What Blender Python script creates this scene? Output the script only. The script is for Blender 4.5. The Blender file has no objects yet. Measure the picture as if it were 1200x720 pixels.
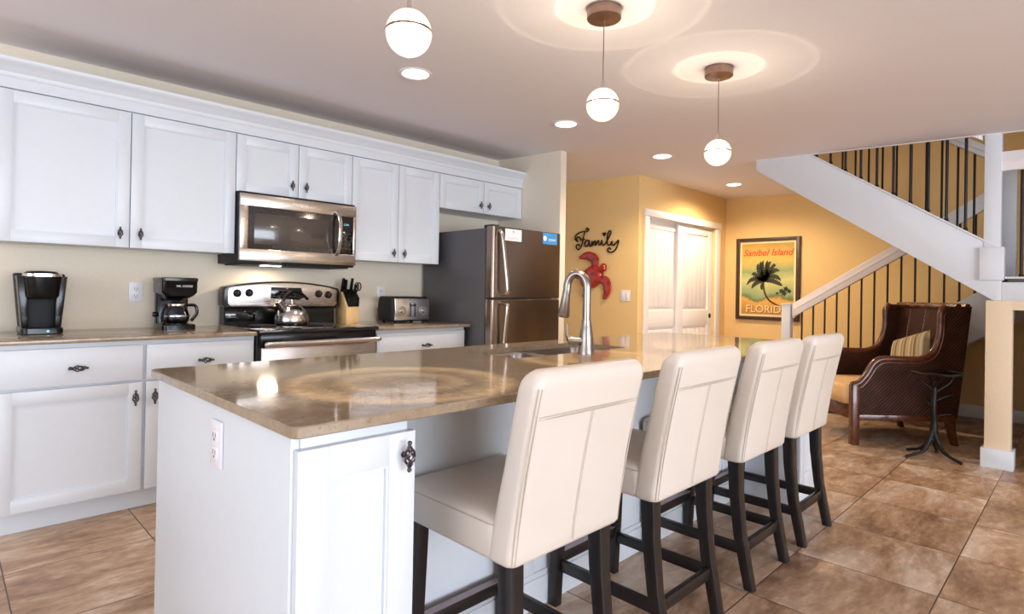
import bpy, bmesh, math, random
from mathutils import Vector, Matrix
PI = math.pi
random.seed(7)
SC = bpy.context.scene
COL = SC.collection

# ------------------------------------------------------------------ camera
F_PX, YAW, PITCH, ROLL, CY, CAM_H = 677.61, 0.7876, 0.00484, 0.01781, 337.65, 1.1346
def make_camera():
    cd = bpy.data.cameras.new('camera'); co = bpy.data.objects.new('camera', cd); COL.objects.link(co)
    f = Vector((math.cos(YAW)*math.cos(PITCH), math.sin(YAW)*math.cos(PITCH), math.sin(PITCH)))
    r = Vector((math.sin(YAW), -math.cos(YAW), 0)); u = r.cross(f)
    c, s = math.cos(ROLL), math.sin(ROLL)
    r2 = c*r + s*u; u2 = -s*r + c*u
    m = Matrix((r2, u2, -f)).transposed().to_4x4(); m.translation = Vector((0, 0, CAM_H))
    co.matrix_world = m
    cd.sensor_fit = 'HORIZONTAL'; cd.sensor_width = 36.0; cd.lens = 36.0*F_PX/1200.0
    cd.shift_y = (CY-360.0)/1200.0
    cd.clip_start = 0.03
    SC.camera = co
make_camera()

# ------------------------------------------------------------------ view, world, daylight
SC.view_settings.view_transform = 'Standard'; SC.view_settings.look = 'None'
SC.view_settings.exposure = 0.27; SC.view_settings.gamma = 1.0; SC.view_settings.use_curve_mapping = False
SC.cycles.max_bounces = 8; SC.cycles.diffuse_bounces = 5; SC.cycles.glossy_bounces = 5
SC.cycles.transparent_max_bounces = 16
SC.cycles.caustics_reflective = False; SC.cycles.caustics_refractive = False
SC.cycles.sample_clamp_indirect = 6.0
w = bpy.data.worlds.new('world'); SC.world = w; w.use_nodes = True
w.node_tree.nodes['Background'].inputs['Color'].default_value = (0.75, 0.85, 1.0, 1)
w.node_tree.nodes['Background'].inputs['Strength'].default_value = 0.6

def area_light(name, loc, target, sx, sy, power, color):
    l = bpy.data.lights.new(name, 'AREA'); l.shape = 'RECTANGLE'; l.size = sx; l.size_y = sy
    l.energy = power; l.color = color
    o = bpy.data.objects.new(name, l); COL.objects.link(o); o.location = loc
    d = Vector(target)-Vector(loc); o.rotation_euler = d.to_track_quat('-Z', 'Y').to_euler(); return o
# daylight through the glazing behind and to the left of the camera
area_light('daylight_rear', (0.6, -5.3, 1.2), (0.6, 0, 2.5), 5.4, 2.1, 365, (0.76, 0.87, 1.0))
area_light('daylight_left', (-3.5, 0.8, 1.2), (0, 0.8, 2.0), 4.2, 2.0, 85, (0.74, 0.86, 1.0))
DOWN_W = 34.0      # recessed cans
PEND_W = 9.0      # pendant globes
WARM = (1.0, 0.84, 0.62)

# ------------------------------------------------------------------ materials
def lin(c):
    return tuple(((x/255)/12.92 if x/255 <= 0.04045 else ((x/255+0.055)/1.055)**2.4) for x in c)
class NT:
    def __init__(self, name):
        self.m = bpy.data.materials.new(name); self.m.use_nodes = True
        self.t = self.m.node_tree; self.b = self.t.nodes['Principled BSDF']
    def n(self, typ, **kw):
        nd = self.t.nodes.new(typ)
        for k, v in kw.items(): setattr(nd, k, v)
        return nd
    def l(self, a, b): self.t.links.new(a, b)
    def coord(self, scale=(1, 1, 1), rot=(0, 0, 0), loc=(0, 0, 0), out='Object'):
        tc = self.n('ShaderNodeTexCoord'); mp = self.n('ShaderNodeMapping')
        mp.inputs['Scale'].default_value = scale; mp.inputs['Rotation'].default_value = rot; mp.inputs['Location'].default_value = loc
        self.l(tc.outputs[out], mp.inputs['Vector']); return mp.outputs['Vector']
    def noise(self, vec, scale, detail=4, rough=0.55, dist=0.0):
        nd = self.n('ShaderNodeTexNoise'); nd.inputs['Scale'].default_value = scale
        nd.inputs['Detail'].default_value = detail; nd.inputs['Roughness'].default_value = rough
        nd.inputs['Distortion'].default_value = dist
        if vec is not None: self.l(vec, nd.inputs['Vector'])
        return nd.outputs['Fac']
    def ramp(self, fac, stops):
        nd = self.n('ShaderNodeValToRGB'); e = nd.color_ramp.elements
        while len(e) < len(stops): e.new(0.5)
        for k, (p, c) in enumerate(stops): e[k].position = p; e[k].color = (*c, 1)
        self.l(fac, nd.inputs['Fac']); return nd.outputs['Color']
    def bump(self, h, strength=0.1, dist=0.01):
        nd = self.n('ShaderNodeBump'); nd.inputs['Strength'].default_value = strength; nd.inputs['Distance'].default_value = dist
        self.l(h, nd.inputs['Height']); self.l(nd.outputs['Normal'], self.b.inputs['Normal'])
    def math(self, op, a, b=None):
        nd = self.n('ShaderNodeMath', operation=op)
        for i, v in enumerate((a, b)):
            if v is None: continue
            if isinstance(v, (int, float)): nd.inputs[i].default_value = v
            else: self.l(v, nd.inputs[i])
        return nd.outputs[0]
    def mix(self, fac, a, b):
        nd = self.n('ShaderNodeMix', data_type='RGBA')
        if isinstance(fac, (int, float)): nd.inputs['Factor'].default_value = fac
        else: self.l(fac, nd.inputs['Factor'])
        for k, v in (('A', a), ('B', b)):
            s = [i for i in nd.inputs if i.name == k and i.type == 'RGBA'][0]
            if isinstance(v, tuple): s.default_value = (*v, 1)
            else: self.l(v, s)
        return [o for o in nd.outputs if o.type == 'RGBA'][0]
def simple(name, col, rough=0.5, metal=0.0, var=0.04, scale=30, bump=0.0, coat=0.0, spec=0.5):
    k = NT(name); c = lin(col)
    v = k.coord()
    f = k.noise(v, scale)
    lo = tuple(max(0, x*(1-var)) for x in c); hi = tuple(min(1, x*(1+var)) for x in c)
    k.l(k.ramp(f, [(0.3, lo), (0.7, hi)]), k.b.inputs['Base Color'])
    k.b.inputs['Roughness'].default_value = rough; k.b.inputs['Metallic'].default_value = metal
    k.b.inputs['Specular IOR Level'].default_value = spec
    if coat: k.b.inputs['Coat Weight'].default_value = coat; k.b.inputs['Coat Roughness'].default_value = 0.05
    if bump: k.bump(k.noise(v, scale*6), bump, 0.002)
    return k.m
def emit(name, col, strength):
    k = NT(name); k.b.inputs['Base Color'].default_value = (*lin(col), 1)
    k.b.inputs['Emission Color'].default_value = (*lin(col), 1); k.b.inputs['Emission Strength'].default_value = strength
    return k.m
def brushed(name, col, rough, axis='x', metal=1.0):
    k = NT(name); c = lin(col)
    s = {'x': (2, 90, 90), 'y': (90, 2, 90), 'z': (90, 90, 2)}[axis]
    f = k.noise(k.coord(scale=s), 6, 3)
    k.l(k.ramp(f, [(0.25, tuple(x*0.86 for x in c)), (0.75, c)]), k.b.inputs['Base Color'])
    k.b.inputs['Metallic'].default_value = metal
    k.l(k.math('MULTIPLY_ADD', f, 0.12), k.b.inputs['Roughness'])
    nd = k.b.inputs['Roughness'].links[0].from_node; nd.inputs[2].default_value = rough-0.06
    return k.m
M = {}
M['white'] = simple('white_paint', (217, 222, 229), 0.38, var=0.01)
M['trim'] = simple('trim_paint', (236, 232, 232), 0.4, var=0.01)
M['ceiling'] = simple('ceiling_paint', (238, 235, 241), 0.9, var=0.015, scale=90, bump=0.15)
M['kwall'] = simple('kitchen_wall_paint', (229, 218, 200), 0.8, var=0.02, scale=60, bump=0.1)
M['gold'] = simple('gold_wall_paint', (232, 200, 142), 0.8, var=0.02, scale=60, bump=0.1)
M['cream_col'] = simple('column_paint', (228, 208, 178), 0.8, var=0.02, scale=60, bump=0.1)
M['rearwall'] = simple('rear_wall_paint', (214, 200, 176), 0.8, var=0.02)
M['blackp'] = simple('black_plastic', (9, 9, 10), 0.2, var=0.1, coat=0.1, spec=0.35)
M['blackm'] = simple('black_matte', (13, 13, 14), 0.6, var=0.1)
M['iron'] = simple('wrought_iron', (22, 18, 16), 0.5, metal=0.4, var=0.2, scale=80)
M['bronze'] = simple('baluster_metal', (26, 16, 14), 0.45, metal=0.3, var=0.2)
M['pull'] = simple('aged_pewter', (96, 88, 90), 0.32, metal=0.9, var=0.35, scale=160)
M['steel'] = brushed('brushed_steel', (205, 196, 188), 0.26, 'x')
M['steelv'] = brushed('brushed_steel_vertical', (150, 134, 122), 0.25, 'z')
M['steelh'] = brushed('polished_handle_steel', (214, 210, 208), 0.18, 'z')
M['nickel'] = brushed('brushed_nickel', (160, 152, 146), 0.24, 'z')
M['canopy'] = brushed('canopy_nickel', (150, 126, 116), 0.3, 'x')
M['fridgeside'] = simple('fridge_side_grey', (84, 82, 86), 0.42, metal=0.1, var=0.08, scale=200)
M['blackglass'] = simple('black_glass', (10, 10, 12), 0.06, var=0.05, coat=0.5)
M['mwglass'] = simple('smoked_glass', (44, 38, 37), 0.08, var=0.05, coat=0.5)
M['mwmesh'] = simple('smoked_glass_mesh', (70, 62, 58), 0.16, var=0.12, scale=400, coat=0.5)
M['darkwood'] = simple('espresso_wood', (30, 24, 24), 0.32, var=0.25, scale=25)
M['footmetal'] = simple('footrest_plate', (158, 142, 146), 0.4, metal=0.6)
M['blockwood'] = simple('light_beech', (226, 188, 132), 0.45, var=0.08, scale=25)
M['paper'] = simple('paper', (236, 232, 240), 0.7, var=0.01)
M['ink'] = simple('ink_grey', (150, 140, 155), 0.7)
M['red_ink'] = simple('red_lettering', (196, 70, 40), 0.7)
M['bluecard'] = simple('blue_card', (52, 138, 198), 0.45, var=0.15, scale=14)
M['whiteink'] = simple('white_lettering', (240, 240, 240), 0.6)
M['switch'] = simple('white_plastic', (236, 234, 240), 0.35, var=0.01)
M['slot'] = simple('slot_dark', (60, 58, 64), 0.6)
M['stitch'] = simple('cream_thread', (196, 184, 168), 0.6)
M['cushion'] = simple('cream_cushion', (222, 186, 138), 0.85, var=0.06, scale=120, bump=0.2)
M['frame'] = simple('poster_frame_wood', (64, 40, 26), 0.4, var=0.2, scale=30)
M['mat'] = simple('poster_mat', (238, 222, 176), 0.7, var=0.01)
M['palm'] = simple('poster_palm_green', (48, 52, 36), 0.7, var=0.25, scale=30)
M['trunk'] = simple('poster_trunk_brown', (70, 40, 24), 0.7, var=0.25, scale=30)
M['florida'] = simple('poster_pale_letter', (232, 206, 150), 0.7)
M['lettershade'] = simple('poster_letter_shade', (120, 84, 40), 0.7)
M['display'] = emit('display_digits', (120, 200, 230), 0.6)
M['canlens'] = emit('can_lens_glow', (255, 244, 232), 9.0)
M['core'] = emit('lamp_core_glow', (255, 236, 200), 14.0)
M['plywood'] = simple('plywood_top', (120, 92, 62), 0.85, var=0.1)
M['carpet'] = simple('stair_carpet', (70, 52, 42), 0.95, var=0.2, scale=300)
M['rubber'] = simple('rubber_foot', (28, 26, 26), 0.7)

def mat_leather():
    k = NT('cream_leather'); v = k.coord()
    f = k.noise(v, 5, 3); c = lin((221, 210, 198))
    k.l(k.ramp(f, [(0.3, tuple(x*0.95 for x in c)), (0.7, c)]), k.b.inputs['Base Color'])
    k.b.inputs['Roughness'].default_value = 0.42
    vo = k.n('ShaderNodeTexVoronoi'); vo.inputs['Scale'].default_value = 260; k.l(v, vo.inputs['Vector'])
    k.bump(vo.outputs['Distance'], 0.06, 0.002); return k.m
M['leather'] = mat_leather()

def mat_quartz():
    k = NT('tan_quartz'); v = k.coord()
    f1 = k.noise(v, 26, 4, 0.6); f2 = k.noise(k.coord(scale=(1, 1.6, 1)), 90, 3, 0.7)
    a = k.ramp(f1, [(0.3, lin((140, 120, 98))), (0.55, lin((154, 135, 112))), (0.75, lin((170, 152, 130)))])
    sp = k.ramp(f2, [(0.34, (1, 1, 1)), (0.40, (0, 0, 0))])
    k.l(k.mix(k.math('MULTIPLY', sp, 0.45), a, lin((96, 74, 54))), k.b.inputs['Base Color'])
    k.b.inputs['Roughness'].default_value = 0.08
    k.b.inputs['Specular IOR Level'].default_value = 0.6
    return k.m
M['quartz'] = mat_quartz()

TX, TY, OX, OY = 0.503, 0.510, 0.200, 0.405
def mat_floor():
    k = NT('stone_tile'); v = k.coord()
    sp = k.n('ShaderNodeSeparateXYZ'); k.l(v, sp.inputs[0])
    def cell(o, off, t):
        q = k.math('DIVIDE', k.math('SUBTRACT', o, off), t)
        fl = k.math('FLOOR', q); fr = k.math('SUBTRACT', q, fl)
        edge = k.math('MULTIPLY', k.math('MINIMUM', fr, k.math('SUBTRACT', 1.0, fr)), t)
        return fl, edge
    ix, ex = cell(sp.outputs[0], OX, TX); iy, ey = cell(sp.outputs[1], OY, TY)
    e = k.math('MINIMUM', ex, ey)
    grout = k.math('LESS_THAN', e, 0.0022)
    cb = k.n('ShaderNodeCombineXYZ'); k.l(ix, cb.inputs[0]); k.l(iy, cb.inputs[1])
    wn = k.n('ShaderNodeTexWhiteNoise'); k.l(cb.outputs[0], wn.inputs['Vector'])
    off = k.n('ShaderNodeVectorMath', operation='MULTIPLY_ADD')
    k.l(wn.outputs['Color'], off.inputs[0]); off.inputs[1].default_value = (9, 9, 9); k.l(v, off.inputs[2])
    st = k.n('ShaderNodeVectorMath', operation='MULTIPLY'); k.l(off.outputs[0], st.inputs[0]); st.inputs[1].default_value = (0.55, 1.25, 1)
    f1 = k.noise(st.outputs[0], 3.2, 9, 0.68, 0.6); f2 = k.noise(st.outputs[0], 17, 6, 0.7)
    a = k.ramp(f1, [(0.34, lin((120, 90, 66))), (0.44, lin((168, 136, 108))), (0.52, lin((200, 172, 146))), (0.62, lin((236, 222, 206)))])
    b = k.ramp(f2, [(0.36, lin((112, 80, 56))), (0.55, lin((180, 148, 120))), (0.70, lin((232, 214, 194)))])
    c = k.mix(0.42, a, b)
    tv = k.ramp(wn.outputs['Value'], [(0.0, (0.90, 0.88, 0.86)), (1.0, (1.06, 1.03, 1.0))])
    mu = k.n('ShaderNodeMix', data_type='RGBA', blend_type='MULTIPLY'); mu.inputs['Factor'].default_value = 1
    s = [i for i in mu.inputs if i.type == 'RGBA']; k.l(c, s[0]); k.l(tv, s[1])
    out = [o for o in mu.outputs if o.type == 'RGBA'][0]
    k.l(k.mix(grout, out, lin((66, 52, 42))), k.b.inputs['Base Color'])
    k.b.inputs['Roughness'].default_value = 0.34
    h = k.math('ADD', k.math('MULTIPLY', f2, 0.4), k.math('MULTIPLY', k.math('MINIMUM', k.math('MULTIPLY', e, 200.0), 1.0), 1.0))
    k.bump(h, 0.22, 0.004)
    return k.m
M['floor'] = mat_floor()

def mat_rattan():
    k = NT('dark_rattan'); v = k.coord(rot=(0.0, 0.0, 0.0))
    w1 = k.n('ShaderNodeTexWave', wave_type='BANDS', bands_direction='DIAGONAL'); w1.inputs['Scale'].default_value = 22
    w1.inputs['Distortion'].default_value = 2.0; w1.inputs['Detail'].default_value = 2; k.l(v, w1.inputs['Vector'])
    f = k.noise(v, 12, 5)
    c = k.mix(k.math('MULTIPLY', w1.outputs['Fac'], f), lin((22, 10, 6)), lin((106, 58, 34)))
    k.l(c, k.b.inputs['Base Color']); k.b.inputs['Roughness'].default_value = 0.6; k.b.inputs['Specular IOR Level'].default_value = 0.25
    k.bump(w1.outputs['Fac'], 0.5, 0.004); return k.m
M['rattan'] = mat_rattan()
M['rail'] = simple('carved_mahogany', (84, 42, 24), 0.26, var=0.35, scale=18, coat=0.3)

def mat_stripes():
    k = NT('striped_fabric'); v = k.coord()
    sp = k.n('ShaderNodeSeparateXYZ'); k.l(v, sp.inputs[0])
    q = k.math('FRACT', k.math('MULTIPLY', sp.outputs[0], 9.5))
    c = k.ramp(q, [(0.0, lin((196, 178, 140))), (0.25, lin((132, 112, 86))), (0.4, lin((206, 192, 160))), (0.55, lin((150, 152, 120))), (0.7, lin((188, 164, 124))), (0.9, lin((112, 90, 70)))])
    k.l(c, k.b.inputs['Base Color']); k.b.inputs['Roughness'].default_value = 0.9
    k.bump(k.noise(v, 400), 0.3, 0.002); return k.m
M['stripes'] = mat_stripes()

def mat_turtle():
    k = NT('red_glazed'); v = k.coord()
    vo = k.n('ShaderNodeTexVoronoi'); vo.inputs['Scale'].default_value = 14; k.l(v, vo.inputs['Vector'])
    k.l(k.ramp(vo.outputs['Distance'], [(0.1, lin((116, 24, 20))), (0.6, lin((170, 46, 34)))]), k.b.inputs['Base Color'])
    k.b.inputs['Roughness'].default_value = 0.22; k.b.inputs['Coat Weight'].default_value = 0.5
    k.bump(vo.outputs['Distance'], 0.3, 0.006); return k.m
M['turtle'] = mat_turtle()

def mat_print():
    k = NT('poster_print'); v = k.coord()     # local: y across, z up from the poster's middle
    sp = k.n('ShaderNodeSeparateXYZ'); k.l(v, sp.inputs[0])
    f = k.noise(v, 5, 4)
    z = k.math('ADD', k.math('MULTIPLY', k.math('SUBTRACT', f, 0.5), 0.22), sp.outputs[2])
    t = k.math('ADD', z, 0.5)
    c = k.ramp(t, [(0.10, lin((196, 140, 60))), (0.24, lin((222, 172, 86))), (0.275, lin((104, 122, 78))), (0.32, lin((150, 170, 122))),
                   (0.48, lin((206, 204, 132))), (0.60, lin((140, 160, 110))), (0.72, lin((206, 178, 92))), (0.92, lin((178, 140, 66)))])
    k.l(c, k.b.inputs['Base Color']); k.b.inputs['Roughness'].default_value = 0.5; return k.m
M['print'] = mat_print()

def mat_thin_glass(name, tint, glow=0.0):
    k = NT(name); t = k.t; t.nodes.remove(k.b)
    out = [n for n in t.nodes if n.type == 'OUTPUT_MATERIAL'][0]
    tr = k.n('ShaderNodeBsdfTransparent'); tr.inputs['Color'].default_value = (*tint, 1)
    gl = k.n('ShaderNodeBsdfGlossy'); gl.inputs['Roughness'].default_value = 0.03
    fr = k.n('ShaderNodeFresnel'); fr.inputs['IOR'].default_value = 1.45
    mx = k.n('ShaderNodeMixShader'); k.l(fr.outputs[0], mx.inputs[0]); k.l(tr.outputs[0], mx.inputs[1]); k.l(gl.outputs[0], mx.inputs[2])
    sh = mx.outputs[0]
    if glow:
        em = k.n('ShaderNodeEmission'); em.inputs['Color'].default_value = (*lin((255, 236, 200)), 1); em.inputs['Strength'].default_value = glow
        ad = k.n('ShaderNodeAddShader'); k.l(sh, ad.inputs[0]); k.l(em.outputs[0], ad.inputs[1]); sh = ad.outputs[0]
    k.l(sh, out.inputs['Surface']); return k.m
M['glass'] = mat_thin_glass('clear_glass', (0.97, 0.97, 0.97))
M['carafe'] = mat_thin_glass('carafe_glass', (0.75, 0.78, 0.82))
M['globe'] = mat_thin_glass('globe_glass', (0.98, 0.97, 0.94), 0.45)
M['glow'] = mat_thin_glass('frosted_lamp_glow', (0.9, 0.9, 0.9), 4.0)

# ------------------------------------------------------------------ mesh building
WORLD = {}
def W(o): return WORLD.get(o.name, Matrix()) if o else Matrix()
class MB:
    def __init__(self): self.bm = bmesh.new()
    def _tf(self, vs, m):
        if m is not None:
            for v in vs: v.co = m @ v.co
    def box(self, x0, x1, y0, y1, z0, z1, bev=0.0, seg=2, m=None):
        x0, x1 = sorted((x0, x1)); y0, y1 = sorted((y0, y1)); z0, z1 = sorted((z0, z1))
        vs = [self.bm.verts.new((x, y, z)) for x in (x0, x1) for y in (y0, y1) for z in (z0, z1)]
        fs = [self.bm.faces.new([vs[i] for i in q]) for q in ((0, 1, 3, 2), (4, 6, 7, 5), (0, 4, 5, 1), (2, 3, 7, 6), (0, 2, 6, 4), (1, 5, 7, 3))]
        geo = vs
        if bev > 0:
            bev = min(bev, 0.49*min(x1-x0, y1-y0, z1-z0))
            es = list({e for f in fs for e in f.edges})
            r = bmesh.ops.bevel(self.bm, geom=vs+es+fs, offset=bev, segments=seg, profile=0.5, affect='EDGES')
            geo = list({v for f in r['faces'] for v in f.verts} | {v for v in vs if v.is_valid})
        self._tf(geo, m); return self
    def prism(self, pts, axis, a0, a1, bev=0.0, m=None, seg=2):
        """polygon pts in the plane normal to axis, extruded a0..a1. axis x: pts=(y,z); y: (x,z); z: (x,y)"""
        def P(p, a): return {'x': (a, p[0], p[1]), 'y': (p[0], a, p[1]), 'z': (p[0], p[1], a)}[axis]
        lo = [self.bm.verts.new(P(p, a0)) for p in pts]; hi = [self.bm.verts.new(P(p, a1)) for p in pts]
        n = len(pts); fs = [self.bm.faces.new(lo), self.bm.faces.new(hi[::-1])]
        for i in range(n): fs.append(self.bm.faces.new((lo[i], hi[i], hi[(i+1) % n], lo[(i+1) % n])))
        geo = lo+hi
        if bev > 0:
            es = [e for e in set(fs[0].edges) | set(fs[1].edges)]
            r = bmesh.ops.bevel(self.bm, geom=es, offset=bev, segments=seg, profile=0.5, affect='EDGES')
            geo = list({v for f in r['faces'] for v in f.verts} | {v for v in lo+hi if v.is_valid})
        self._tf(geo, m); return self
    def loft(self, rings, cap=True, closed=True, m=None):
        rs = [[self.bm.verts.new(p) for p in r] for r in rings]
        for a, b in zip(rs, rs[1:]):
            n = len(a)
            for i in range(n if closed else n-1):
                self.bm.faces.new((a[i], a[(i+1) % n], b[(i+1) % n], b[i]))
        if cap: self.bm.faces.new(rs[0][::-1]); self.bm.faces.new(rs[-1])
        self._tf([v for r in rs for v in r], m); return self
    def lathe(self, prof, cx=0, cy=0, cz=0, n=24, m=None, cap=True):
        rings = []
        for r, z in prof:
            r = max(r, 1e-4)
            rings.append([(cx+r*math.cos(2*PI*i/n), cy+r*math.sin(2*PI*i/n), cz+z) for i in range(n)])
        return self.loft(rings, m=m, cap=cap)
    def cyl(self, p, q, r, r2=None, n=16):
        return self.tube([p, q], [r, r if r2 is None else r2], n)
    def tube(self, pts, r, n=8, closed=False):
        pts = [Vector(p) for p in pts]; N = len(pts)
        rad = r if isinstance(r, (list, tuple)) else [r]*N
        tang = []
        for i in range(N):
            if closed: d = pts[(i+1) % N]-pts[i-1]
            else: d = pts[min(i+1, N-1)]-pts[max(i-1, 0)]
            tang.append(d.normalized())
        up = Vector((0, 0, 1)) if abs(tang[0].z) < 0.9 else Vector((1, 0, 0))
        u = tang[0].cross(up).normalized(); rings = []
        for i in range(N):
            u = (u-tang[i]*u.dot(tang[i])).normalized(); v = tang[i].cross(u)
            rings.append([pts[i]+rad[i]*(math.cos(2*PI*k/n)*u+math.sin(2*PI*k/n)*v) for k in range(n)])
        if closed: rings.append(rings[0])
        return self.loft(rings, cap=not closed)
    def ball(self, c, r, n=16, sx=1, sy=1, sz=1, m=None):
        prof = [(math.sin(PI*i/n), -math.cos(PI*i/n)) for i in range(n+1)]
        mm = Matrix.Translation(Vector(c)) @ Matrix.Diagonal((r*sx, r*sy, r*sz, 1))
        if m is not None: mm = m @ mm
        return self.lathe(prof, n=max(12, n), m=mm)
    def build(self, name, mat, parent=None, smooth=35, keep=True):
        bmesh.ops.remove_doubles(self.bm, verts=self.bm.verts, dist=1e-6)
        bmesh.ops.recalc_face_normals(self.bm, faces=self.bm.faces)
        inv = W(parent).inverted() if parent else None
        if inv:
            for v in self.bm.verts: v.co = inv @ v.co
        me = bpy.data.meshes.new(name); self.bm.to_mesh(me); self.bm.free()
        if smooth:
            for p in me.polygons: p.use_smooth = True
            me.set_sharp_from_angle(angle=math.radians(smooth))
        if isinstance(mat, list):
            for q in mat: me.materials.append(q)
        else: me.materials.append(mat)
        o = bpy.data.objects.new(name, me); COL.objects.link(o)
        if parent: o.parent = parent; WORLD[o.name] = W(parent)
        return o
def tag(o, label=None, cat=None, group=None, kind=None):
    for k, v in (('label', label), ('category', cat), ('group', group), ('kind', kind)):
        if v: o[k] = v
    return o
def thing(name, label, cat, loc=(0, 0, 0), rz=0.0, group=None):
    o = bpy.data.objects.new(name, None); COL.objects.link(o); o.empty_display_size = 0.05
    o.location = loc; o.rotation_euler = (0, 0, rz)
    WORLD[o.name] = Matrix.Translation(Vector(loc)) @ Matrix.Rotation(rz, 4, 'Z')
    return tag(o, label, cat, group)
def struct(name, mb, mat, smooth=35): return tag(mb.build(name, mat, None, smooth), kind='structure')
def dup(root, loc, rz, label):
    r = root.copy(); COL.objects.link(r); r.location = loc; r.rotation_euler = (0, 0, rz); r['label'] = label
    for ch in list(root.children):
        c = ch.copy(); COL.objects.link(c); c.parent = r
        for g in ch.children:
            d = g.copy(); COL.objects.link(d); d.parent = c
    return r
def text_mesh(body, name, mat, size, parent, m, depth=0.0006, align='CENTER', shear=0.0, bold=0.0):
    cu = bpy.data.curves.new(name, 'FONT'); cu.body = body; cu.size = size; cu.align_x = align; cu.align_y = 'CENTER'
    cu.extrude = depth; cu.shear = shear; cu.offset = bold
    t = bpy.data.objects.new(name, cu); COL.objects.link(t)
    dg = bpy.context.evaluated_depsgraph_get(); me = bpy.data.meshes.new_from_object(t.evaluated_get(dg))
    bpy.data.objects.remove(t); bpy.data.curves.remove(cu)
    me.transform((W(parent).inverted() if parent else Matrix()) @ m); me.materials.clear(); me.materials.append(mat)
    o = bpy.data.objects.new(name, me); COL.objects.link(o)
    if parent: o.parent = parent; WORLD[o.name] = W(parent)
    return o
# text frames: facing -Y (kitchen wall side) and facing -X (far walls)
def face_my(x, y, z): return Matrix.Translation((x, y, z)) @ Matrix(((1, 0, 0, 0), (0, 0, -1, 0), (0, 1, 0, 0), (0, 0, 0, 1)))
def face_mx(x, y, z): return Matrix.Translation((x, y, z)) @ Matrix(((0, 0, -1, 0), (-1, 0, 0, 0), (0, 1, 0, 0), (0, 0, 0, 1)))
def bez(pts, n=8):
    """smooth Catmull-Rom through pts"""
    out = []; P = [Vector(p) for p in pts]; P = [2*P[0]-P[1]]+P+[2*P[-1]-P[-2]]
    for i in range(1, len(P)-2):
        for k in range(n):
            t = k/n; a, b, c, d = P[i-1:i+3]
            out.append(0.5*((2*b)+(-a+c)*t+(2*a-5*b+4*c-d)*t*t+(-a+3*b-3*c+d)*t**3))
    out.append(P[-2]); return out
def rrect(hx, hy, r, n=4):
    """rounded rectangle ring (x,y) about 0"""
    out = []
    for cx, cy, a0 in ((hx-r, hy-r, 0), (-hx+r, hy-r, PI/2), (-hx+r, -hy+r, PI), (hx-r, -hy+r, 1.5*PI)):
        for k in range(n+1):
            a = a0+k*PI/2/n; out.append((cx+r*math.cos(a), cy+r*math.sin(a)))
    return out
def ceil_z(y): return 2.254+0.033*(y-0.5)

# ================================================================== THE SETTING
XL, XR, XS, YB, YK = -3.7, 5.046, 7.06, -5.5, 4.0
mb = MB(); mb.box(XL, XS+0.1, YB, 5.3, -0.1, 0.0); struct('floor', mb, M['floor'])
# ceiling: a main slab up to the stair opening and a slab over the hall; thick enough to carry the floor above
mb = MB()
for (x0, x1, y0, y1) in ((XL, XR, YB, 5.3), (XR, XS, 2.08, 5.3)):
    vs = [mb.bm.verts.new((x, y, ceil_z(y)+dz)) for dz in (0, 0.26) for (x, y) in ((x0, y0), (x1, y0), (x1, y1), (x0, y1))]
    for q in ((0, 1, 2, 3), (4, 5, 6, 7), (0, 1, 5, 4), (1, 2, 6, 5), (2, 3, 7, 6), (3, 0, 4, 7)): mb.bm.faces.new([vs[i] for i in q])
struct('ceiling', mb, M['ceiling'])
mb = MB(); mb.box(XL, 3.85, YK, YK+0.1, 0, 2.5); struct('wall_kitchen', mb, M['kwall'])
mb = MB(); mb.prism([(3.225, 0), (4.0, 0), (4.0, ceil_z(4.0)), (3.225, ceil_z(3.225))], 'x', 3.775, 3.85); struct('wall_partition', mb, M['kwall'])
mb = MB(); mb.prism([(3.28, 0), (5.3, 0), (5.3, ceil_z(5.3)), (3.28, ceil_z(3.28))], 'x', 5.08, 5.18); struct('wall_hall', mb, M['gold'])
mb = MB(); mb.box(3.85, 5.18, 5.2, 5.3, 0, 2.5); struct('wall_hall_end', mb, M['gold'])
mb = MB()
zc = ceil_z(3.28)
mb.box(5.18, 5.255, 3.28, 3.40, 0, zc); mb.box(6.775, XS, 3.28, 3.40, 0, zc); mb.box(5.255, 6.775, 3.28, 3.40, 1.95, zc); mb.box(5.18, XS, 3.48, 3.55, 0, zc)
struct('wall_closet', mb, M['gold'])
mb = MB(); mb.box(XS, XS+0.1, -1.2, 3.5, 0, 4.8); struct('wall_stair', mb, M['gold'])
mb = MB(); mb.box(XR, XS, -1.3, -1.2, 0, 4.8); struct('wall_landing_side', mb, M['gold'])
mb = MB(); mb.box(XR, XS, 3.0, 3.1, 2.62, 4.8); mb.box(XR-2.0, XR-1.9, -1.3, 3.1, 2.52, 4.8); struct('wall_upstairs', mb, M['gold'])
mb = MB(); mb.box(XR-2.0, XS+0.1, -1.3, 3.2, 4.7, 4.8); struct('ceiling_upstairs', mb, M['ceiling'])
mb = MB(); mb.box(XL-0.1, XL, YB, 4.1, 0, 2.5); struct('wall_left', mb, M['rearwall'])
mb = MB(); mb.box(XL, 5.15, YB-0.1, YB, 0, 2.4); struct('wall_rear', mb, M['rearwall'])
mb = MB(); mb.box(5.05, 5.15, YB, -1.3, 0, 2.4); struct('wall_right', mb, M['rearwall'])
mb = MB(); mb.box(5.06, 5.16, -1.3, 0.22, 0, 1.12); struct('wall_added_for_shade', mb, M['gold'])  # unseen wall, added to keep daylight off the armchair and under-stair area
mb = MB(); mb.box(XS-0.016, XS, -1.2, 3.28, 0, 0.12, 0.004); struct('baseboard_stair', mb, M['trim'])
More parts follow.
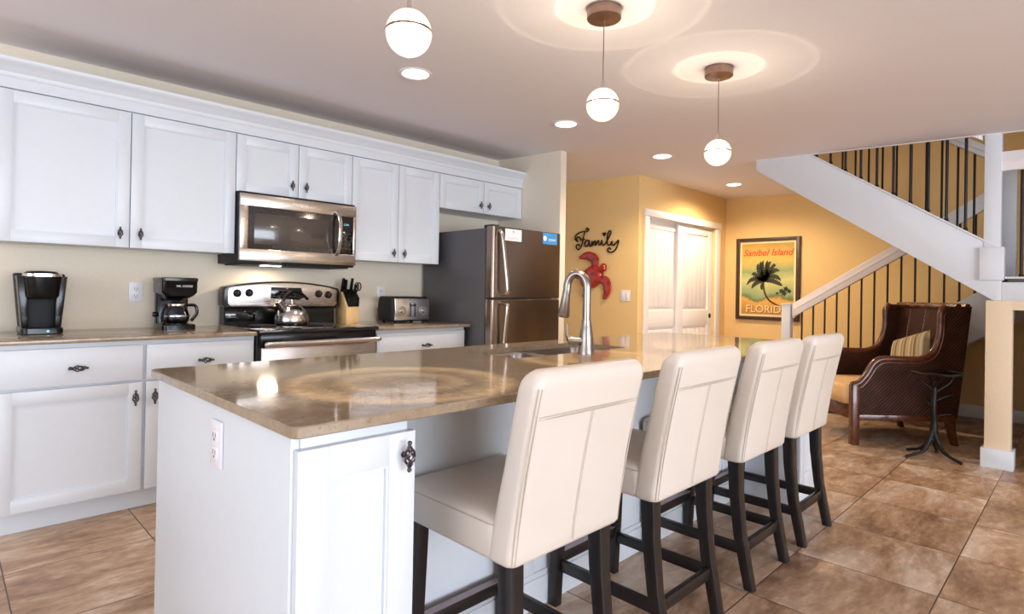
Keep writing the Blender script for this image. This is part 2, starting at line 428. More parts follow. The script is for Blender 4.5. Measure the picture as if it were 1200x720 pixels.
mb = MB(); mb.box(6.88, XS-0.016, 3.264, 3.28, 0, 0.12, 0.004); mb.box(5.08, 5.176, 3.264, 3.28, 0, 0.12, 0.004); struct('baseboard_closet', mb, M['trim'])
mb = MB(); mb.box(5.064, 5.08, 3.28, 5.2, 0, 0.12, 0.004); struct('baseboard_hall', mb, M['trim'])
# thin white edging round the stair opening in the ceiling
mb = MB(); mb.prism([(-1.2, ceil_z(-1.2)-0.004), (2.08, ceil_z(2.08)-0.004), (2.08, ceil_z(2.08)+0.02), (-1.2, ceil_z(-1.2)+0.02)], 'x', 5.036, 5.056); struct('trim_1', mb, M['trim'])

# ---- closet with two sliding panel doors
mb = MB()
mb.box(5.176, 5.256, 3.258, 3.28, 0, 1.935, 0.006); mb.box(6.772, 6.88, 3.258, 3.28, 0, 1.935, 0.006)
mb.box(5.165, 6.891, 3.252, 3.28, 1.935, 2.012, 0.008); mb.box(5.255, 6.775, 3.30, 3.395, 1.925, 1.95)
struct('trim_2', mb, M['trim'])
def closet_door(name, x0, x1, y, px):
    mb = MB(); z0, z1 = 0.012, 1.925
    s = 0.115
    mb.box(x0, x0+s, y, y+0.034, z0, z1, 0.003); mb.box(x1-s, x1, y, y+0.034, z0, z1, 0.003)
    for a, b in ((z0, 0.12), (0.765, 0.945), (1.835, z1)): mb.box(x0+s-0.002, x1-s+0.002, y+0.0005, y+0.034, a, b, 0.003)
    for a, b in ((0.12, 0.765), (0.945, 1.835)):
        mb.box(x0+s-0.01, x1-s+0.01, y+0.014, y+0.03, a-0.01, b+0.01)
        n = 5; wd = (x1-x0-2*s-0.07)/n
        for i in range(n): mb.box(x0+s+0.035+i*wd+0.003, x0+s+0.035+(i+1)*wd-0.003, y+0.004, y+0.02, a+0.035, b-0.035, 0.006)
    d = struct(name, mb, M['trim'])
    mb = MB(); mb.cyl((px, y-0.004, 0.872), (px, y+0.01, 0.872), 0.03, n=20); p = mb.build('finger_pull', M['iron'], d); p['label'] = 'dark round finger pull'
closet_door('door_1', 5.26, 6.06, 3.352, 5.30)
closet_door('door_2', 5.94, 6.77, 3.31, 6.715)

# ================================================================== KITCHEN WALL
def cage(parent, c, axis, L, post, name='knob', posts=(0.0,)):
    """birdcage pull: twisted cage with ball ends on a post; axis 'x' or 'z', standing off towards -Y"""
    mb = MB(); cx, cy, cz = c; yo = cy-post
    def P(t, a, r):
        u, v = r*math.cos(a), r*math.sin(a)
        return (cx+t, yo+u, cz+v) if axis == 'x' else (cx+u, yo+v, cz+t)
    H = L/2
    for k in range(4):
        pts = []
        for i in range(15):
            t = -0.72+1.44*i/14
            pts.append(P(t*H, k*PI/2+i/14*PI*1.2, 0.0025+L*0.15*max(0.0, math.cos(t/0.72*PI/2))**1.2))
        mb.tube(pts, L*0.045, 6)
    for sgn in (-1, 1):
        mb.tube([P(sgn*H*0.68, 0, 0), P(sgn*H*0.9, 0, 0)], L*0.055, 8); mb.ball(P(sgn*H*0.93, 0, 0), L*0.085, 8)
    for q in posts:
        a = P(q*H, 0, 0); mb.cyl((a[0], cy+0.001, a[2]), (a[0], yo, a[2]), L*0.05, n=10)
        mb.cyl((a[0], cy, a[2]), (a[0], cy-0.004, a[2]), L*0.11, n=12)
    o = mb.build(name, M['pull'], parent); o['label'] = 'aged pewter birdcage ' + name.replace('_', ' '); return o
def shaker(parent, x0, x1, z0, z1, y, name='door', s=0.057, t=0.02):
    mb = MB()
    mb.box(x0, x0+s, y, y+t, z0, z1, 0.0015); mb.box(x1-s, x1, y, y+t, z0, z1, 0.0015)
    mb.box(x0+s-0.001, x1-s+0.001, y+0.0003, y+t, z0, z0+s, 0.0015); mb.box(x0+s-0.001, x1-s+0.001, y+0.0003, y+t, z1-s, z1, 0.0015)
    # small bevelled inner step then flat recessed panel
    for (a, b, c, d) in ((x0+s-0.008, x0+s+0.006, z0+s-0.008, z1-s+0.008), (x1-s-0.006, x1-s+0.008, z0+s-0.008, z1-s+0.008), (x0+s+0.006, x1-s-0.006, z0+s-0.008, z0+s+0.006), (x0+s+0.006, x1-s-0.006, z1-s-0.006, z1-s+0.008)):
        mb.box(a, b, y+0.004, y+t, c, d)
    mb.box(x0+s-0.01, x1-s+0.01, y+0.012, y+t-0.002, z0+s-0.01, z1-s+0.01)
    return mb.build(name, M['white'], parent)
def slab(parent, x0, x1, z0, z1, y, t=0.02, name='drawer'):
    mb = MB(); mb.box(x0, x1, y, y+t, z0, z1, 0.004, 3); return mb.build(name, M['white'], parent)
YU, YD = 3.68, 3.35          # faces of the wall and base cabinet doors
G = 0.0022
def wall_cabinet(x0, x1, z0, seam, label, kn):
    t = thing('wall_cabinet', label, 'cabinet', ((x0+x1)/2, 3.99, z0), group='white wall cabinets')
    mb = MB(); mb.box(x0+0.001, x1-0.001, YU+0.022, 3.998, z0+0.004, 2.075); mb.build('cabinet_box', M['white'], t)
    mb = MB(); mb.box(x0+0.001, x1-0.001, YU+0.035, 3.998, 2.075, 2.085); mb.build('top_panel', M['plywood'], t)
    for (a, b, side) in ((x0, seam, 1), (seam, x1, -1)):
        d = shaker(t, a+G, b-G, z0, 2.062, YU)
        cage(d, ((b-0.047) if side > 0 else (a+0.047), YU, z0+kn), 'z', 0.06, 0.026)
    return t
wall_cabinet(0.19, 1.281, 1.331, 0.737, 'tall white two-door wall cabinet at the left, above the black coffee machines', 0.075)
wall_cabinet(1.281, 2.063, 1.714, 1.672, 'short white two-door wall cabinet right above the microwave', 0.075)
wall_cabinet(2.063, 2.835, 1.334, 2.450, 'narrow tall white two-door wall cabinet above the toaster', 0.065)
wall_cabinet(2.835, 3.772, 1.790, 3.307, 'short white two-door wall cabinet above the refrigerator', 0.065)
# frieze and stepped crown along the top of the wall cabinets
mb = MB()
mb.box(0.15, 3.774, YU-0.002, YU+0.03, 2.068, 2.165)
prof = [(YU+0.02, 2.12), (YU-0.006, 2.12), (YU-0.012, 2.132), (YU-0.012, 2.142), (YU-0.026, 2.158), (YU-0.040, 2.176), (YU-0.048, 2.180), (YU-0.056, 2.192), (YU-0.056, 2.204), (YU+0.02, 2.204)]
mb.prism(prof, 'x', 0.15, 3.774)
struct('trim_3', mb, M['white'])

def base_cabinet(x0, x1, drawer, doors, label, lx=None):
    t = thing('base_cabinet', label, 'cabinet', ((x0+x1)/2, 3.7, 0), group='white base cabinets')
    mb = MB(); mb.box(x0, x1, YD+0.021, 3.995, 0.107, 0.854); mb.box(x0, x1, 3.425, 3.44, 0, 0.107); mb.build('cabinet_box', M['white'], t)
    d = slab(t, x0+0.008, x1-0.008, 0.656, 0.832, YD)
    cage(d, ((x0+x1)/2 if lx is None else lx, YD, 0.737), 'x', 0.072, 0.028, 'drawer_pull', (-0.75, 0.75))
    for (a, b, kx) in doors:
        q = shaker(t, a, b, 0.107, 0.645, YD); cage(q, (kx, YD, 0.572), 'z', 0.072, 0.026)
    return t
base_cabinet(0.18, 0.7475, 0, [(0.188, 0.739, 0.706)], 'white base cabinet at the far left with one drawer over one door', 0.475)
base_cabinet(0.7475, 1.288, 0, [(0.7555, 1.28, 0.79)], 'white base cabinet immediately left of the range, mostly behind the island', 1.026)
base_cabinet(2.072, 2.846, 0, [(2.08, 2.457, 2.425), (2.461, 2.838, 2.493)], 'white base cabinet under the toaster, between range and refrigerator', 2.479)
def counter(x0, x1, label):
    mb = MB(); mb.box(x0, x1, 3.325, 3.998, 0.855, 0.876, 0.004, 3)
    return tag(mb.build('countertop', M['quartz'], None), label, 'countertop', 'tan wall countertops')
counter(0.05, 1.290, 'tan quartz countertop under the two black coffee machines')
counter(2.068, 2.876, 'short tan quartz countertop carrying the toaster and knife block')

def outlet(name, label, mfun, w_, h_, kind):
    """wall plate; mfun maps local (x right, y up, z out) to world"""
    t = thing(name, label, 'outlet' if kind == 'outlet' else 'switch', mfun(0, 0, 0))
    def bx(mb, x0, x1, y0, y1, z0, z1, bev=0):
        ps = [Vector(mfun(x, y, z)) for x in (x0, x1) for y in (y0, y1) for z in (z0, z1)]
        mn = [min(p[i] for p in ps) for i in range(3)]; mx = [max(p[i] for p in ps) for i in range(3)]
        mb.box(mn[0], mx[0], mn[1], mx[1], mn[2], mx[2], bev)
    mb = MB(); bx(mb, -w_/2, w_/2, -h_/2, h_/2, 0.0005, 0.007, 0.002); mb.build('cover_plate', M['switch'], t)
    if kind == 'outlet':
        for s in (-1, 1):
            mb = MB(); bx(mb, -0.017, 0.017, s*0.021-0.015, s*0.021+0.015, 0.0065, 0.010, 0.003); r = mb.build('receptacle', M['switch'], t)
            mb = MB(); bx(mb, -0.009, -0.006, s*0.021-0.004, s*0.021+0.007, 0.0095, 0.0104); bx(mb, 0.006, 0.009, s*0.021-0.004, s*0.021+0.007, 0.0095, 0.0104)
            bx(mb, -0.003, 0.003, s*0.021-0.012, s*0.021-0.007, 0.0095, 0.0104); mb.build('slots', M['slot'], r)
    else:
        for s in ((-1, 1) if w_ > 0.1 else (0,)):
            mb = MB(); bx(mb, s*0.023-0.016, s*0.023+0.016, -0.033, 0.033, 0.0065, 0.0115, 0.003); mb.build('rocker', M['switch'], t)
    return t
outlet('wall_outlet', 'white outlet on the kitchen wall between the two coffee machines', lambda x, y, z: (0.837+x, 4.0-z, 1.087+y), 0.07, 0.114, 'outlet')
outlet('wall_outlet', 'white outlet on the kitchen wall between knife block and toaster', lambda x, y, z: (2.506+x, 4.0-z, 1.092+y), 0.07, 0.114, 'outlet')
outlet('wall_outlet', 'white outlet on the near end panel of the island', lambda x, y, z: (0.5-z, 1.52-x, 0.745+y), 0.072, 0.114, 'outlet')
outlet('light_switch', 'white double light switch plate on the gold wall beside the closet', lambda x, y, z: (5.08-z, 3.43-x, 1.105+y), 0.118, 0.116, 'switch')

# ---- microwave
t = thing('microwave', 'stainless over-range microwave under the short wall cabinet', 'microwave', (1.672, 3.8, 1.29))
x0, x1, yf, z0, z1 = 1.286, 2.060, 3.612, 1.288, 1.697
mb = MB(); mb.box(x0, x1, yf+0.024, 3.997, z0-0.012, 1.712, 0.004); mb.box(x0+0.03, x1-0.03, yf+0.05, 3.95, z0-0.022, z0); body = mb.build('body', M['blackm'], t)
mb = MB()   # door frame: stainless border with opening
mb.box(x0, x1, yf, yf+0.026, z1-0.075, z1, 0.004); mb.box(x0, x1, yf, yf+0.026, z0, z0+0.075, 0.004)
mb.box(x0, x0+0.048, yf, yf+0.026, z0+0.07, z1-0.07, 0.004); mb.box(x1-0.022, x1, yf, yf+0.026, z0+0.07, z1-0.07, 0.004)
dr = mb.build('door', M['steel'], t)
mb = MB(); mb.box(x0+0.045, x1-0.02, yf+0.005, yf+0.026, z0+0.07, z1-0.07); mb.build('door_glass', M['mwglass'], t)
mb = MB(); mb.box(x0+0.085, 1.885, yf+0.0035, yf+0.007, z0+0.105, z1-0.115, 0.001); mb.build('window_mesh', M['mwmesh'], t)
mb = MB(); mb.box(1.945, 2.035, yf+0.0035, yf+0.008, z0+0.078, z1-0.078, 0.001); pn = mb.build('control_panel', M['blackglass'], t)
text_mesh('12:00', 'clock_digits', M['display'], 0.018, pn, face_my(1.985, yf+0.003, 1.565), 0.0003)
mb = MB()
for r in range(5):
    for c in range(3): mb.box(1.957+c*0.025, 1.971+c*0.025, yf+0.003, yf+0.005, 1.40+r*0.026, 1.406+r*0.026)
mb.build('keypad_marks', M['slot'], pn)
mb = MB(); pts = [(1.915, yf-0.001, 1.355), (1.915, yf-0.028, 1.38), (1.915, yf-0.046, 1.44), (1.915, yf-0.05, 1.50), (1.915, yf-0.046, 1.56), (1.915, yf-0.028, 1.622), (1.915, yf-0.001, 1.648)]
P = bez(pts, 5); rings = []
for i, q in enumerate(P):
    d = (P[min(i+1, len(P)-1)]-P[max(i-1, 0)]).normalized(); nrm = Vector((0, d.z, -d.y)).normalized()
    rings.append([q+Vector((a, 0, 0))+nrm*b for a, b in rrect(0.014, 0.006, 0.005, 2)])
mb.loft(rings); mb.build('handle', M['steelh'], t)
text_mesh('Whirlpool', 'logo', M['whiteink'], 0.026, dr, face_my(1.655, yf-0.0003, 1.662), 0.0003)
mb = MB(); mb.box(1.44, 1.56, 3.66, 3.70, z0-0.026, z0-0.021, 0.001); mb.build('cooktop_lamp', M['canlens'], t)
l = bpy.data.lights.new('cooktop_lamp_light', 'AREA'); l.energy = 1.6; l.color = WARM; l.size = 0.1
lo = bpy.data.objects.new('cooktop_lamp_light', l); COL.objects.link(lo); lo.location = (1.55, 3.82, 1.255)

# ---- range
t = thing('range', 'stainless and black electric range between the two wall countertops', 'stove', (1.678, 3.66, 0))
x0, x1 = 1.294, 2.064
mb = MB(); mb.box(x0, x1, 3.36, 3.97, 0.02, 0.862, 0.004); mb.box(x0+0.03, x1-0.03, 3.40, 3.95, 0.0, 0.03); mb.build('body', M['blackm'], t)
mb = MB(); mb.box(x0-0.001, x1+0.003, 3.305, 3.93, 0.862, 0.886, 0.006, 3); ck = mb.build('cooktop', M['blackglass'], t)
for (bx_, by_, br) in ((1.49, 3.50, 0.105), (1.87, 3.50, 0.085), (1.49, 3.76, 0.08), (1.87, 3.76, 0.1)):
    mb = MB(); mb.tube([(bx_+br*math.cos(a*PI/20), by_+br*math.sin(a*PI/20), 0.8862) for a in range(40)], 0.0012, 5, closed=True); mb.build('burner_ring', M['slot'], ck)
mb = MB(); mb.box(x0+0.012, x1-0.012, 3.318, 3.362, 0.79, 0.862, 0.004); mb.build('front_trim', M['blackp'], t)
mb = MB(); mb.box(x0+0.02, x1-0.005, 3.326, 3.362, 0.19, 0.784, 0.006); od = mb.build('oven_door', M['steel'], t)
mb = MB(); mb.box(x0+0.12, x1-0.12, 3.322, 3.335, 0.33, 0.64, 0.003); mb.build('oven_window', M['blackglass'], od)
mb = MB(); mb.cyl((x0+0.03, 3.268, 0.806), (x1-0.02, 3.268, 0.806), 0.0165, n=16)
for q in (x0+0.055, x1-0.045): mb.cyl((q, 3.268, 0.806), (q, 3.33, 0.80), 0.012, n=10)
mb.ball((x0+0.03, 3.268, 0.806), 0.0165, 8); mb.ball((x1-0.02, 3.268, 0.806), 0.0165, 8); mb.build('oven_handle', M['steelh'], t)
mb = MB(); mb.box(x0+0.02, x1-0.005, 3.332, 3.362, 0.03, 0.18, 0.006); mb.build('storage_drawer', M['steel'], t)
# backguard: black housing with arched top and a stainless fascia
def arch(xa, xb, za, zt, sag, r):
    pts = [(xa+r, za), (xb-r, za), (xb, za+r)]
    pts += [(xb, zt-sag-r), (xb-r*0.3, zt-sag-0.2*r)]
    for i in range(1, 16):
        u = 1-i/16; q = xa+r+(xb-xa-2*r)*u; pts.append((q, zt-sag*(2*u-1)**2))
    pts += [(xa+r*0.3, zt-sag-0.2*r), (xa, zt-sag-r), (xa, za+r)]
    return pts
mb = MB(); mb.prism(arch(x0-0.008, x1+0.01, 0.985, 1.170, 0.036, 0.026), 'y', 3.858, 3.965, 0.006)
mb.box(x0+0.006, x1-0.006, 3.90, 3.975, 0.884, 1.0); bg = mb.build('backguard', M['blackp'], t)
mb = MB(); mb.prism(arch(x0+0.014, x1-0.012, 1.002, 1.158, 0.034, 0.018), 'y', 3.8535, 3.862, 0.002); mb.build('fascia', M['steel'], bg)
mb = MB(); mb.box(x0+0.012, x0+0.20, 3.893, 3.905, 0.905, 0.975, 0.005); mb.build('vent_panel', M['blackglass'], bg)
for kx, kz in ((1.362, 1.088), (1.436, 1.091), (1.912, 1.088), (1.985, 1.082)):
    mb = MB(); mb.cyl((kx, 3.855, kz), (kx, 3.849, kz), 0.026, n=22); mb.cyl((kx, 3.85, kz), (kx, 3.830, kz), 0.021, 0.018, n=22); mb.box(kx-0.005, kx+0.005, 3.824, 3.832, kz-0.018, kz+0.018, 0.002)
    mb.build('knob', M['blackp'], t)
mb = MB(); mb.prism([(1.575, 1.055), (1.765, 1.045), (1.80, 1.06), (1.782, 1.128), (1.575, 1.13)], 'y', 3.846, 3.856, 0.001); dp = mb.build('display', M['blackglass'], t)
mb = MB()
for i in range(6): mb.box(1.592+i*0.028, 1.604+i*0.028, 3.8454, 3.8464, 1.068, 1.073); mb.box(1.592+i*0.028, 1.604+i*0.028, 3.8454, 3.8464, 1.10, 1.104)
mb.build('button_marks', M['slot'], dp)

# ---- kettle on the cooktop
t = thing('kettle', 'shiny stainless tea kettle sitting on the black cooktop', 'kettle', (1.672, 3.74, 0.8865))
c = (1.672, 3.74, 0.8865)
mb = MB(); mb.lathe([(0.098, 0), (0.106, 0.006), (0.108, 0.03), (0.104, 0.06), (0.090, 0.09), (0.068, 0.112), (0.045, 0.124), (0.0, 0.127)], *c, n=40); bd = mb.build('kettle_body', M['steelh'], t, 60)
mb = MB(); mb.lathe([(0.042, 0.124), (0.04, 0.131), (0.012, 0.136), (0.009, 0.148), (0.013, 0.156), (0.009, 0.164), (0, 0.165)], *c, n=24); mb.build('lid', M['steelh'], t, 60)
mb = MB(); mb.tube([(c[0]-0.06, c[1]-0.03, c[2]+0.085), (c[0]-0.105, c[1]-0.045, c[2]+0.13), (c[0]-0.118, c[1]-0.05, c[2]+0.15)], [0.028, 0.021, 0.020], 18); mb.build('spout', M['steelh'], t, 60)
mb = MB(); mb.tube(bez([(c[0]-0.062, c[1], c[2]+0.118), (c[0]-0.052, c[1], c[2]+0.175), (c[0]+0.0, c[1], c[2]+0.215), (c[0]+0.06, c[1], c[2]+0.205), (c[0]+0.108, c[1], c[2]+0.165)], 6), [0.008]*5+[0.011]*14+[0.009]*6, 10); mb.build('handle', M['blackp'], t)

# ---- single-cup brewer
t = thing('coffee_brewer', 'glossy black single-cup coffee brewer at the far left of the countertop', 'coffee maker', (0.378, 3.80, 0.876))
c = Vector((0.378, 3.80, 0.876))
def sec(hx, hy, r, z, dy=0.0): return [(c.x+a, c.y+dy+b, c.z+z) for a, b in rrect(hx, hy, r, 5)]
mb = MB(); mb.loft([sec(0.078, 0.125, 0.03, 0), sec(0.084, 0.13, 0.03, 0.004), sec(0.084, 0.13, 0.03, 0.028), sec(0.080, 0.126, 0.03, 0.033)]); mb.build('drip_base', M['blackp'], t)
mb = MB(); mb.loft([sec(0.080, 0.06, 0.028, 0.03, 0.06), sec(0.088, 0.062, 0.03, 0.12, 0.06), sec(0.098, 0.064, 0.03, 0.24, 0.06), sec(0.103, 0.066, 0.03, 0.298, 0.06), sec(0.097, 0.06, 0.03, 0.304, 0.06)]); mb.build('tower', M['blackm'], t)
mb = MB()
for s in (-1, 1): mb.prism([(s*0.078+c.x, c.z+0.03), (s*0.100+c.x, c.z+0.29), (s*0.058+c.x, c.z+0.29), (s*0.050+c.x, c.z+0.03)], 'y', c.y-0.085, c.y+0.02, 0.006)
mb.build('side_fin', M['blackp'], t)
mb = MB(); mb.loft([sec(0.058, 0.06, 0.04, 0.175, -0.05), sec(0.068, 0.068, 0.045, 0.19, -0.05), sec(0.076, 0.073, 0.05, 0.285, -0.05), sec(0.078, 0.075, 0.05, 0.295, -0.05)]); mb.build('brew_head', M['blackp'], t)
mb = MB(); mb.loft([sec(0.079, 0.077, 0.05, 0.288, -0.05), sec(0.079, 0.077, 0.05, 0.302, -0.05)]); q = mb.build('trim_band', M['steelh'], t); q['label'] = 'silver band'
mb = MB(); mb.lathe([(0.066, 0.30), (0.070, 0.306), (0.06, 0.314), (0.0, 0.318)], c.x, c.y-0.045, c.z, n=28); mb.build('lid', M['blackp'], t)
mb = MB(); mb.cyl((c.x+0.02, c.y-0.131, c.z+0.016), (c.x+0.02, c.y-0.134, c.z+0.016), 0.006, n=12); mb.build('power_lamp', M['display'], t)

# ---- drip coffee maker
t = thing('drip_coffee_maker', 'small black drip coffee maker with glass carafe left of the range', 'coffee maker', (0.995, 3.80, 0.876))
c = Vector((0.995, 3.80, 0.876))
mb = MB(); mb.loft([sec(0.088, 0.108, 0.03, 0), sec(0.088, 0.108, 0.03, 0.026), sec(0.084, 0.104, 0.03, 0.030)]); mb.lathe([(0.06, 0.029), (0.06, 0.034), (0, 0.034)], c.x+0.005, c.y-0.03, c.z, n=28); mb.build('base', M['blackp'], t)
mb = MB(); mb.loft([sec(0.084, 0.032, 0.02, 0.028, 0.075), sec(0.086, 0.032, 0.02, 0.26, 0.075), sec(0.084, 0.03, 0.02, 0.264, 0.075)]); mb.build('tank', M['blackp'], t)
mb = MB(); mb.loft([sec(0.058, 0.06, 0.04, 0.178, -0.02), sec(0.078, 0.088, 0.03, 0.196, -0.015), sec(0.092, 0.105, 0.02, 0.215, 0.0), sec(0.092, 0.108, 0.02, 0.278, 0.0), sec(0.095, 0.111, 0.02, 0.282, 0.0), sec(0.095, 0.111, 0.02, 0.296, 0.0), sec(0.088, 0.105, 0.02, 0.30, 0.0)]); bk = mb.build('brew_basket', M['blackp'], t)
text_mesh('MR. COFFEE', 'logo', M['whiteink'], 0.016, bk, face_my(c.x+0.02, c.y-0.1088, c.z+0.25), 0.0003)
cc = (c.x+0.004, c.y-0.03, c.z+0.036)
mb = MB(); mb.lathe([(0.045, 0), (0.058, 0.006), (0.064, 0.03), (0.062, 0.055), (0.050, 0.085), (0.044, 0.10)], *cc, n=32); cf = mb.build('carafe', M['carafe'], t, 60)
mb = MB(); mb.lathe([(0.0655, 0.036), (0.0665, 0.04), (0.0655, 0.046)], *cc, n=32, cap=False); mb.lathe([(0.048, 0.098), (0.05, 0.104), (0.048, 0.112), (0.0, 0.12)], *cc, n=28); mb.build('carafe_band', M['steelh'], cf)
mb = MB(); mb.tube(bez([(cc[0]+0.045, cc[1]-0.02, cc[2]+0.105), (cc[0]+0.085, cc[1]-0.04, cc[2]+0.10), (cc[0]+0.092, cc[1]-0.042, cc[2]+0.055), (cc[0]+0.066, cc[1]-0.03, cc[2]+0.012)], 6), 0.009, 10); mb.build('carafe_handle', M['blackp'], cf)
mb = MB(); mb.cyl((c.x-0.088, c.y+0.04, c.z+0.085), (c.x-0.105, c.y+0.04, c.z+0.085), 0.014, n=14); mb.build('power_switch', M['blackp'], t)

# ---- knife block
t = thing('knife_block', 'light wooden knife block with black-handled knives right of the range', 'knife block', (2.185, 3.86, 0.876))
mb = MB(); mb.prism([(3.80, 0.880), (3.93, 0.880), (3.965, 1.075), (3.885, 1.105), (3.80, 0.995)], 'x', 2.10, 2.20, 0.003); mb.box(2.105, 2.195, 3.81, 3.925, 0.876, 0.881); mb.build('block', M['blockwood'], t)
mb = MB(); mb.prism([(3.797, 0.998), (3.885, 1.11), (3.86, 1.125), (3.79, 1.06)], 'x', 2.112, 2.20, 0.002); mb.build('slot_insert', M['blackp'], t)
for i, (kx, ky, kz, ln, rr) in enumerate(((2.115, 3.90, 1.09, 0.115, 0.013), (2.135, 3.895, 1.09, 0.105, 0.012), (2.17, 3.875, 1.085, 0.12, 0.012), (2.185, 3.85, 1.06, 0.10, 0.010))):
    mb = MB(); mb.tube([(kx, ky, kz), (kx, ky-0.3*ln*0.45, kz+0.5*ln), (kx, ky-0.55*ln*0.45, kz+ln)], [rr*0.8, rr, rr*0.85], 8); mb.build('knife_handle', M['blackp'], t)
mb = MB()
for s in (-1, 1):
    mb.tube([(2.215+s*0.012+0.016*math.cos(a*PI/10), 3.845+0.004*s, 1.145+0.028*math.sin(a*PI/10)) for a in range(20)], 0.0045, 6, closed=True)
    mb.cyl((2.205+s*0.008, 3.848, 1.118), (2.195, 3.852, 1.085), 0.006, n=8)
mb.build('scissors_handle', M['blackp'], t)

# ---- toaster
t = thing('toaster', 'chrome and black two-slot toaster on the short countertop', 'toaster', (2.60, 3.81, 0.876))
c = Vector((2.60, 3.81, 0.876))
mb = MB(); mb.loft([sec(0.168, 0.105, 0.03, 0.012), sec(0.175, 0.112, 0.035, 0.02), sec(0.180, 0.115, 0.04, 0.10), sec(0.176, 0.108, 0.04, 0.185), sec(0.165, 0.095, 0.04, 0.198)]); mb.build('shell', M['blackm'], t)
mb = MB(); mb.prism([(c.y-0.1175, c.z+0.022), (c.y-0.121, c.z+0.10), (c.y-0.115, c.z+0.182), (c.y-0.09, c.z+0.19), (c.y-0.09, c.z+0.022)], 'x', c.x-0.158, c.x+0.158, 0.003); mb.build('front_plate', M['steelh'], t)
for s in (-1, 1):
    mb = MB(); mb.cyl((c.x+s*0.098, c.y-0.118, c.z+0.09), (c.x+s*0.098, c.y-0.126, c.z+0.09), 0.036, n=24); q = mb.build('dial_plate', M['steel'], t)
    mb = MB(); mb.cyl((c.x+s*0.098, c.y-0.124, c.z+0.09), (c.x+s*0.098, c.y-0.142, c.z+0.09), 0.017, 0.014, n=20); mb.build('dial', M['steelh'], q)
    mb = MB(); mb.box(c.x+s*0.021-0.003, c.x+s*0.021+0.003, c.y-0.124, c.y-0.118, c.z+0.045, c.z+0.15); mb.build('lever_slot', M['blackm'], t)
mb = MB(); mb.box(c.x-0.02, c.x+0.02, c.y-0.142, c.y-0.12, c.z+0.128, c.z+0.138, 0.003); mb.build('lever', M['blackp'], t)
mb = MB()
for s in (-1, 1): mb.box(c.x-0.13, c.x+0.13, c.y+s*0.04-0.014, c.y+s*0.04+0.014, c.z+0.19, c.z+0.1995, 0.002)
mb.build('bread_slot', M['slot'], t)
for sx in (-1, 1):
    for sy in (-1, 1):
        mb = MB(); mb.cyl((c.x+sx*0.13, c.y+sy*0.08, c.z), (c.x+sx*0.13, c.y+sy*0.08, c.z+0.014), 0.012, n=10); mb.build('foot', M['rubber'], t)

# ---- refrigerator
t = thing('refrigerator', 'tall stainless refrigerator with freezer above, right of the countertops', 'refrigerator', (3.27, 3.55, 0))
x0, x1, yb = 2.89, 3.655, 3.195
mb = MB(); mb.box(x0+0.004, x1-0.004, yb, 3.96, 0.03, 1.600, 0.008); mb.box(x0+0.02, x1-0.02, yb+0.02, 3.94, 0.0, 0.05); mb.build('cabinet', M['fridgeside'], t)
for nm, a, b in (('fridge_door', 0.06, 1.068), ('freezer_door', 1.08, 1.612)):
    mb = MB()
    rings = []
    for zz in (a, a+0.004, b-0.004, b):
        ins = 0.004 if zz in (a, b) else 0.0
        rings.append([((x0+x1)/2+p*1.0, yb-0.046+q, zz) for p, q in rrect((x1-x0)/2-ins, 0.042-ins, 0.018, 5)])
    mb.loft(rings); d = mb.build(nm, M['steelv'], t)
    za, zb = (0.50, 1.045) if nm == 'fridge_door' else (1.10, 1.585)
    hx = x0+0.085
    if nm == 'fridge_door': pts = [(hx, yb-0.09, za), (hx+0.002, yb-0.118, za+0.04), (hx+0.008, yb-0.132, 0.78), (hx+0.014, yb-0.15, zb-0.05), (hx+0.016, yb-0.14, zb-0.015), (hx+0.016, yb-0.088, zb)]
    else: pts = [(hx+0.016, yb-0.088, za), (hx+0.016, yb-0.14, za+0.015), (hx+0.012, yb-0.15, za+0.06), (hx-0.002, yb-0.135, 1.36), (hx-0.016, yb-0.118, zb-0.05), (hx-0.020, yb-0.09, zb)]
    P = bez(pts, 6); rings = []
    for i, q in enumerate(P):
        dd = (P[min(i+1, len(P)-1)]-P[max(i-1, 0)]).normalized(); nr = Vector((0, dd.z, -dd.y)).normalized()
        rings.append([q+Vector((u, 0, 0))+nr*v for u, v in rrect(0.015, 0.009, 0.008, 3)])
    mb = MB(); mb.loft(rings); h = mb.build('handle', M['steelh'], d); h['label'] = 'bright curved handle'
mb = MB(); mb.box(x0+0.03, x0+0.10, yb-0.05, yb+0.05, 1.600, 1.628, 0.006); mb.build('hinge_cap', M['blackm'], t)
mb = MB(); mb.box(x0+0.02, x1-0.02, yb-0.035, yb+0.02, 0.012, 0.055, 0.004); mb.build('toe_grille', M['blackm'], t)
yfd = yb-0.088
mb = MB(); mb.box(3.012, 3.186, yfd-0.0012, yfd-0.0002, 1.512, 1.600); n_ = tag(mb.build('paper_note', M['paper'], None), 'white printed notice stuck on the freezer door', 'notice')
mb = MB()
for k_, (a, b) in enumerate(((1.572, 0.10), (1.562, 0.13), (1.538, 0.13), (1.530, 0.12), (1.522, 0.13))): mb.box(3.099-b/2, 3.099+b/2, yfd-0.0018, yfd-0.001, a, a+0.003)
mb.build('printed_lines', M['ink'], n_)
mb = MB(); mb.prism([(3.085, 1.578), (3.095, 1.592), (3.102, 1.583), (3.112, 1.59), (3.11, 1.578)], 'y', yfd-0.0018, yfd-0.001); mb.build('printed_emblem', M['red_ink'], n_)
mb = MB(); mb.box(3.432, 3.605, yfd-0.0012, yfd-0.0002, 1.515, 1.605); n_ = tag(mb.build('fridge_card', M['bluecard'], None), 'blue card stuck on the upper right of the freezer door', 'card')
mb = MB(); mb.cyl((3.455, yfd-0.001, 1.56), (3.455, yfd-0.002, 1.56), 0.02, n=20)
for a in (1.555, 1.545): mb.box(3.50, 3.585, yfd-0.0018, yfd-0.001, a, a+0.003)
mb.build('printed_disc', M['whiteink'], n_)

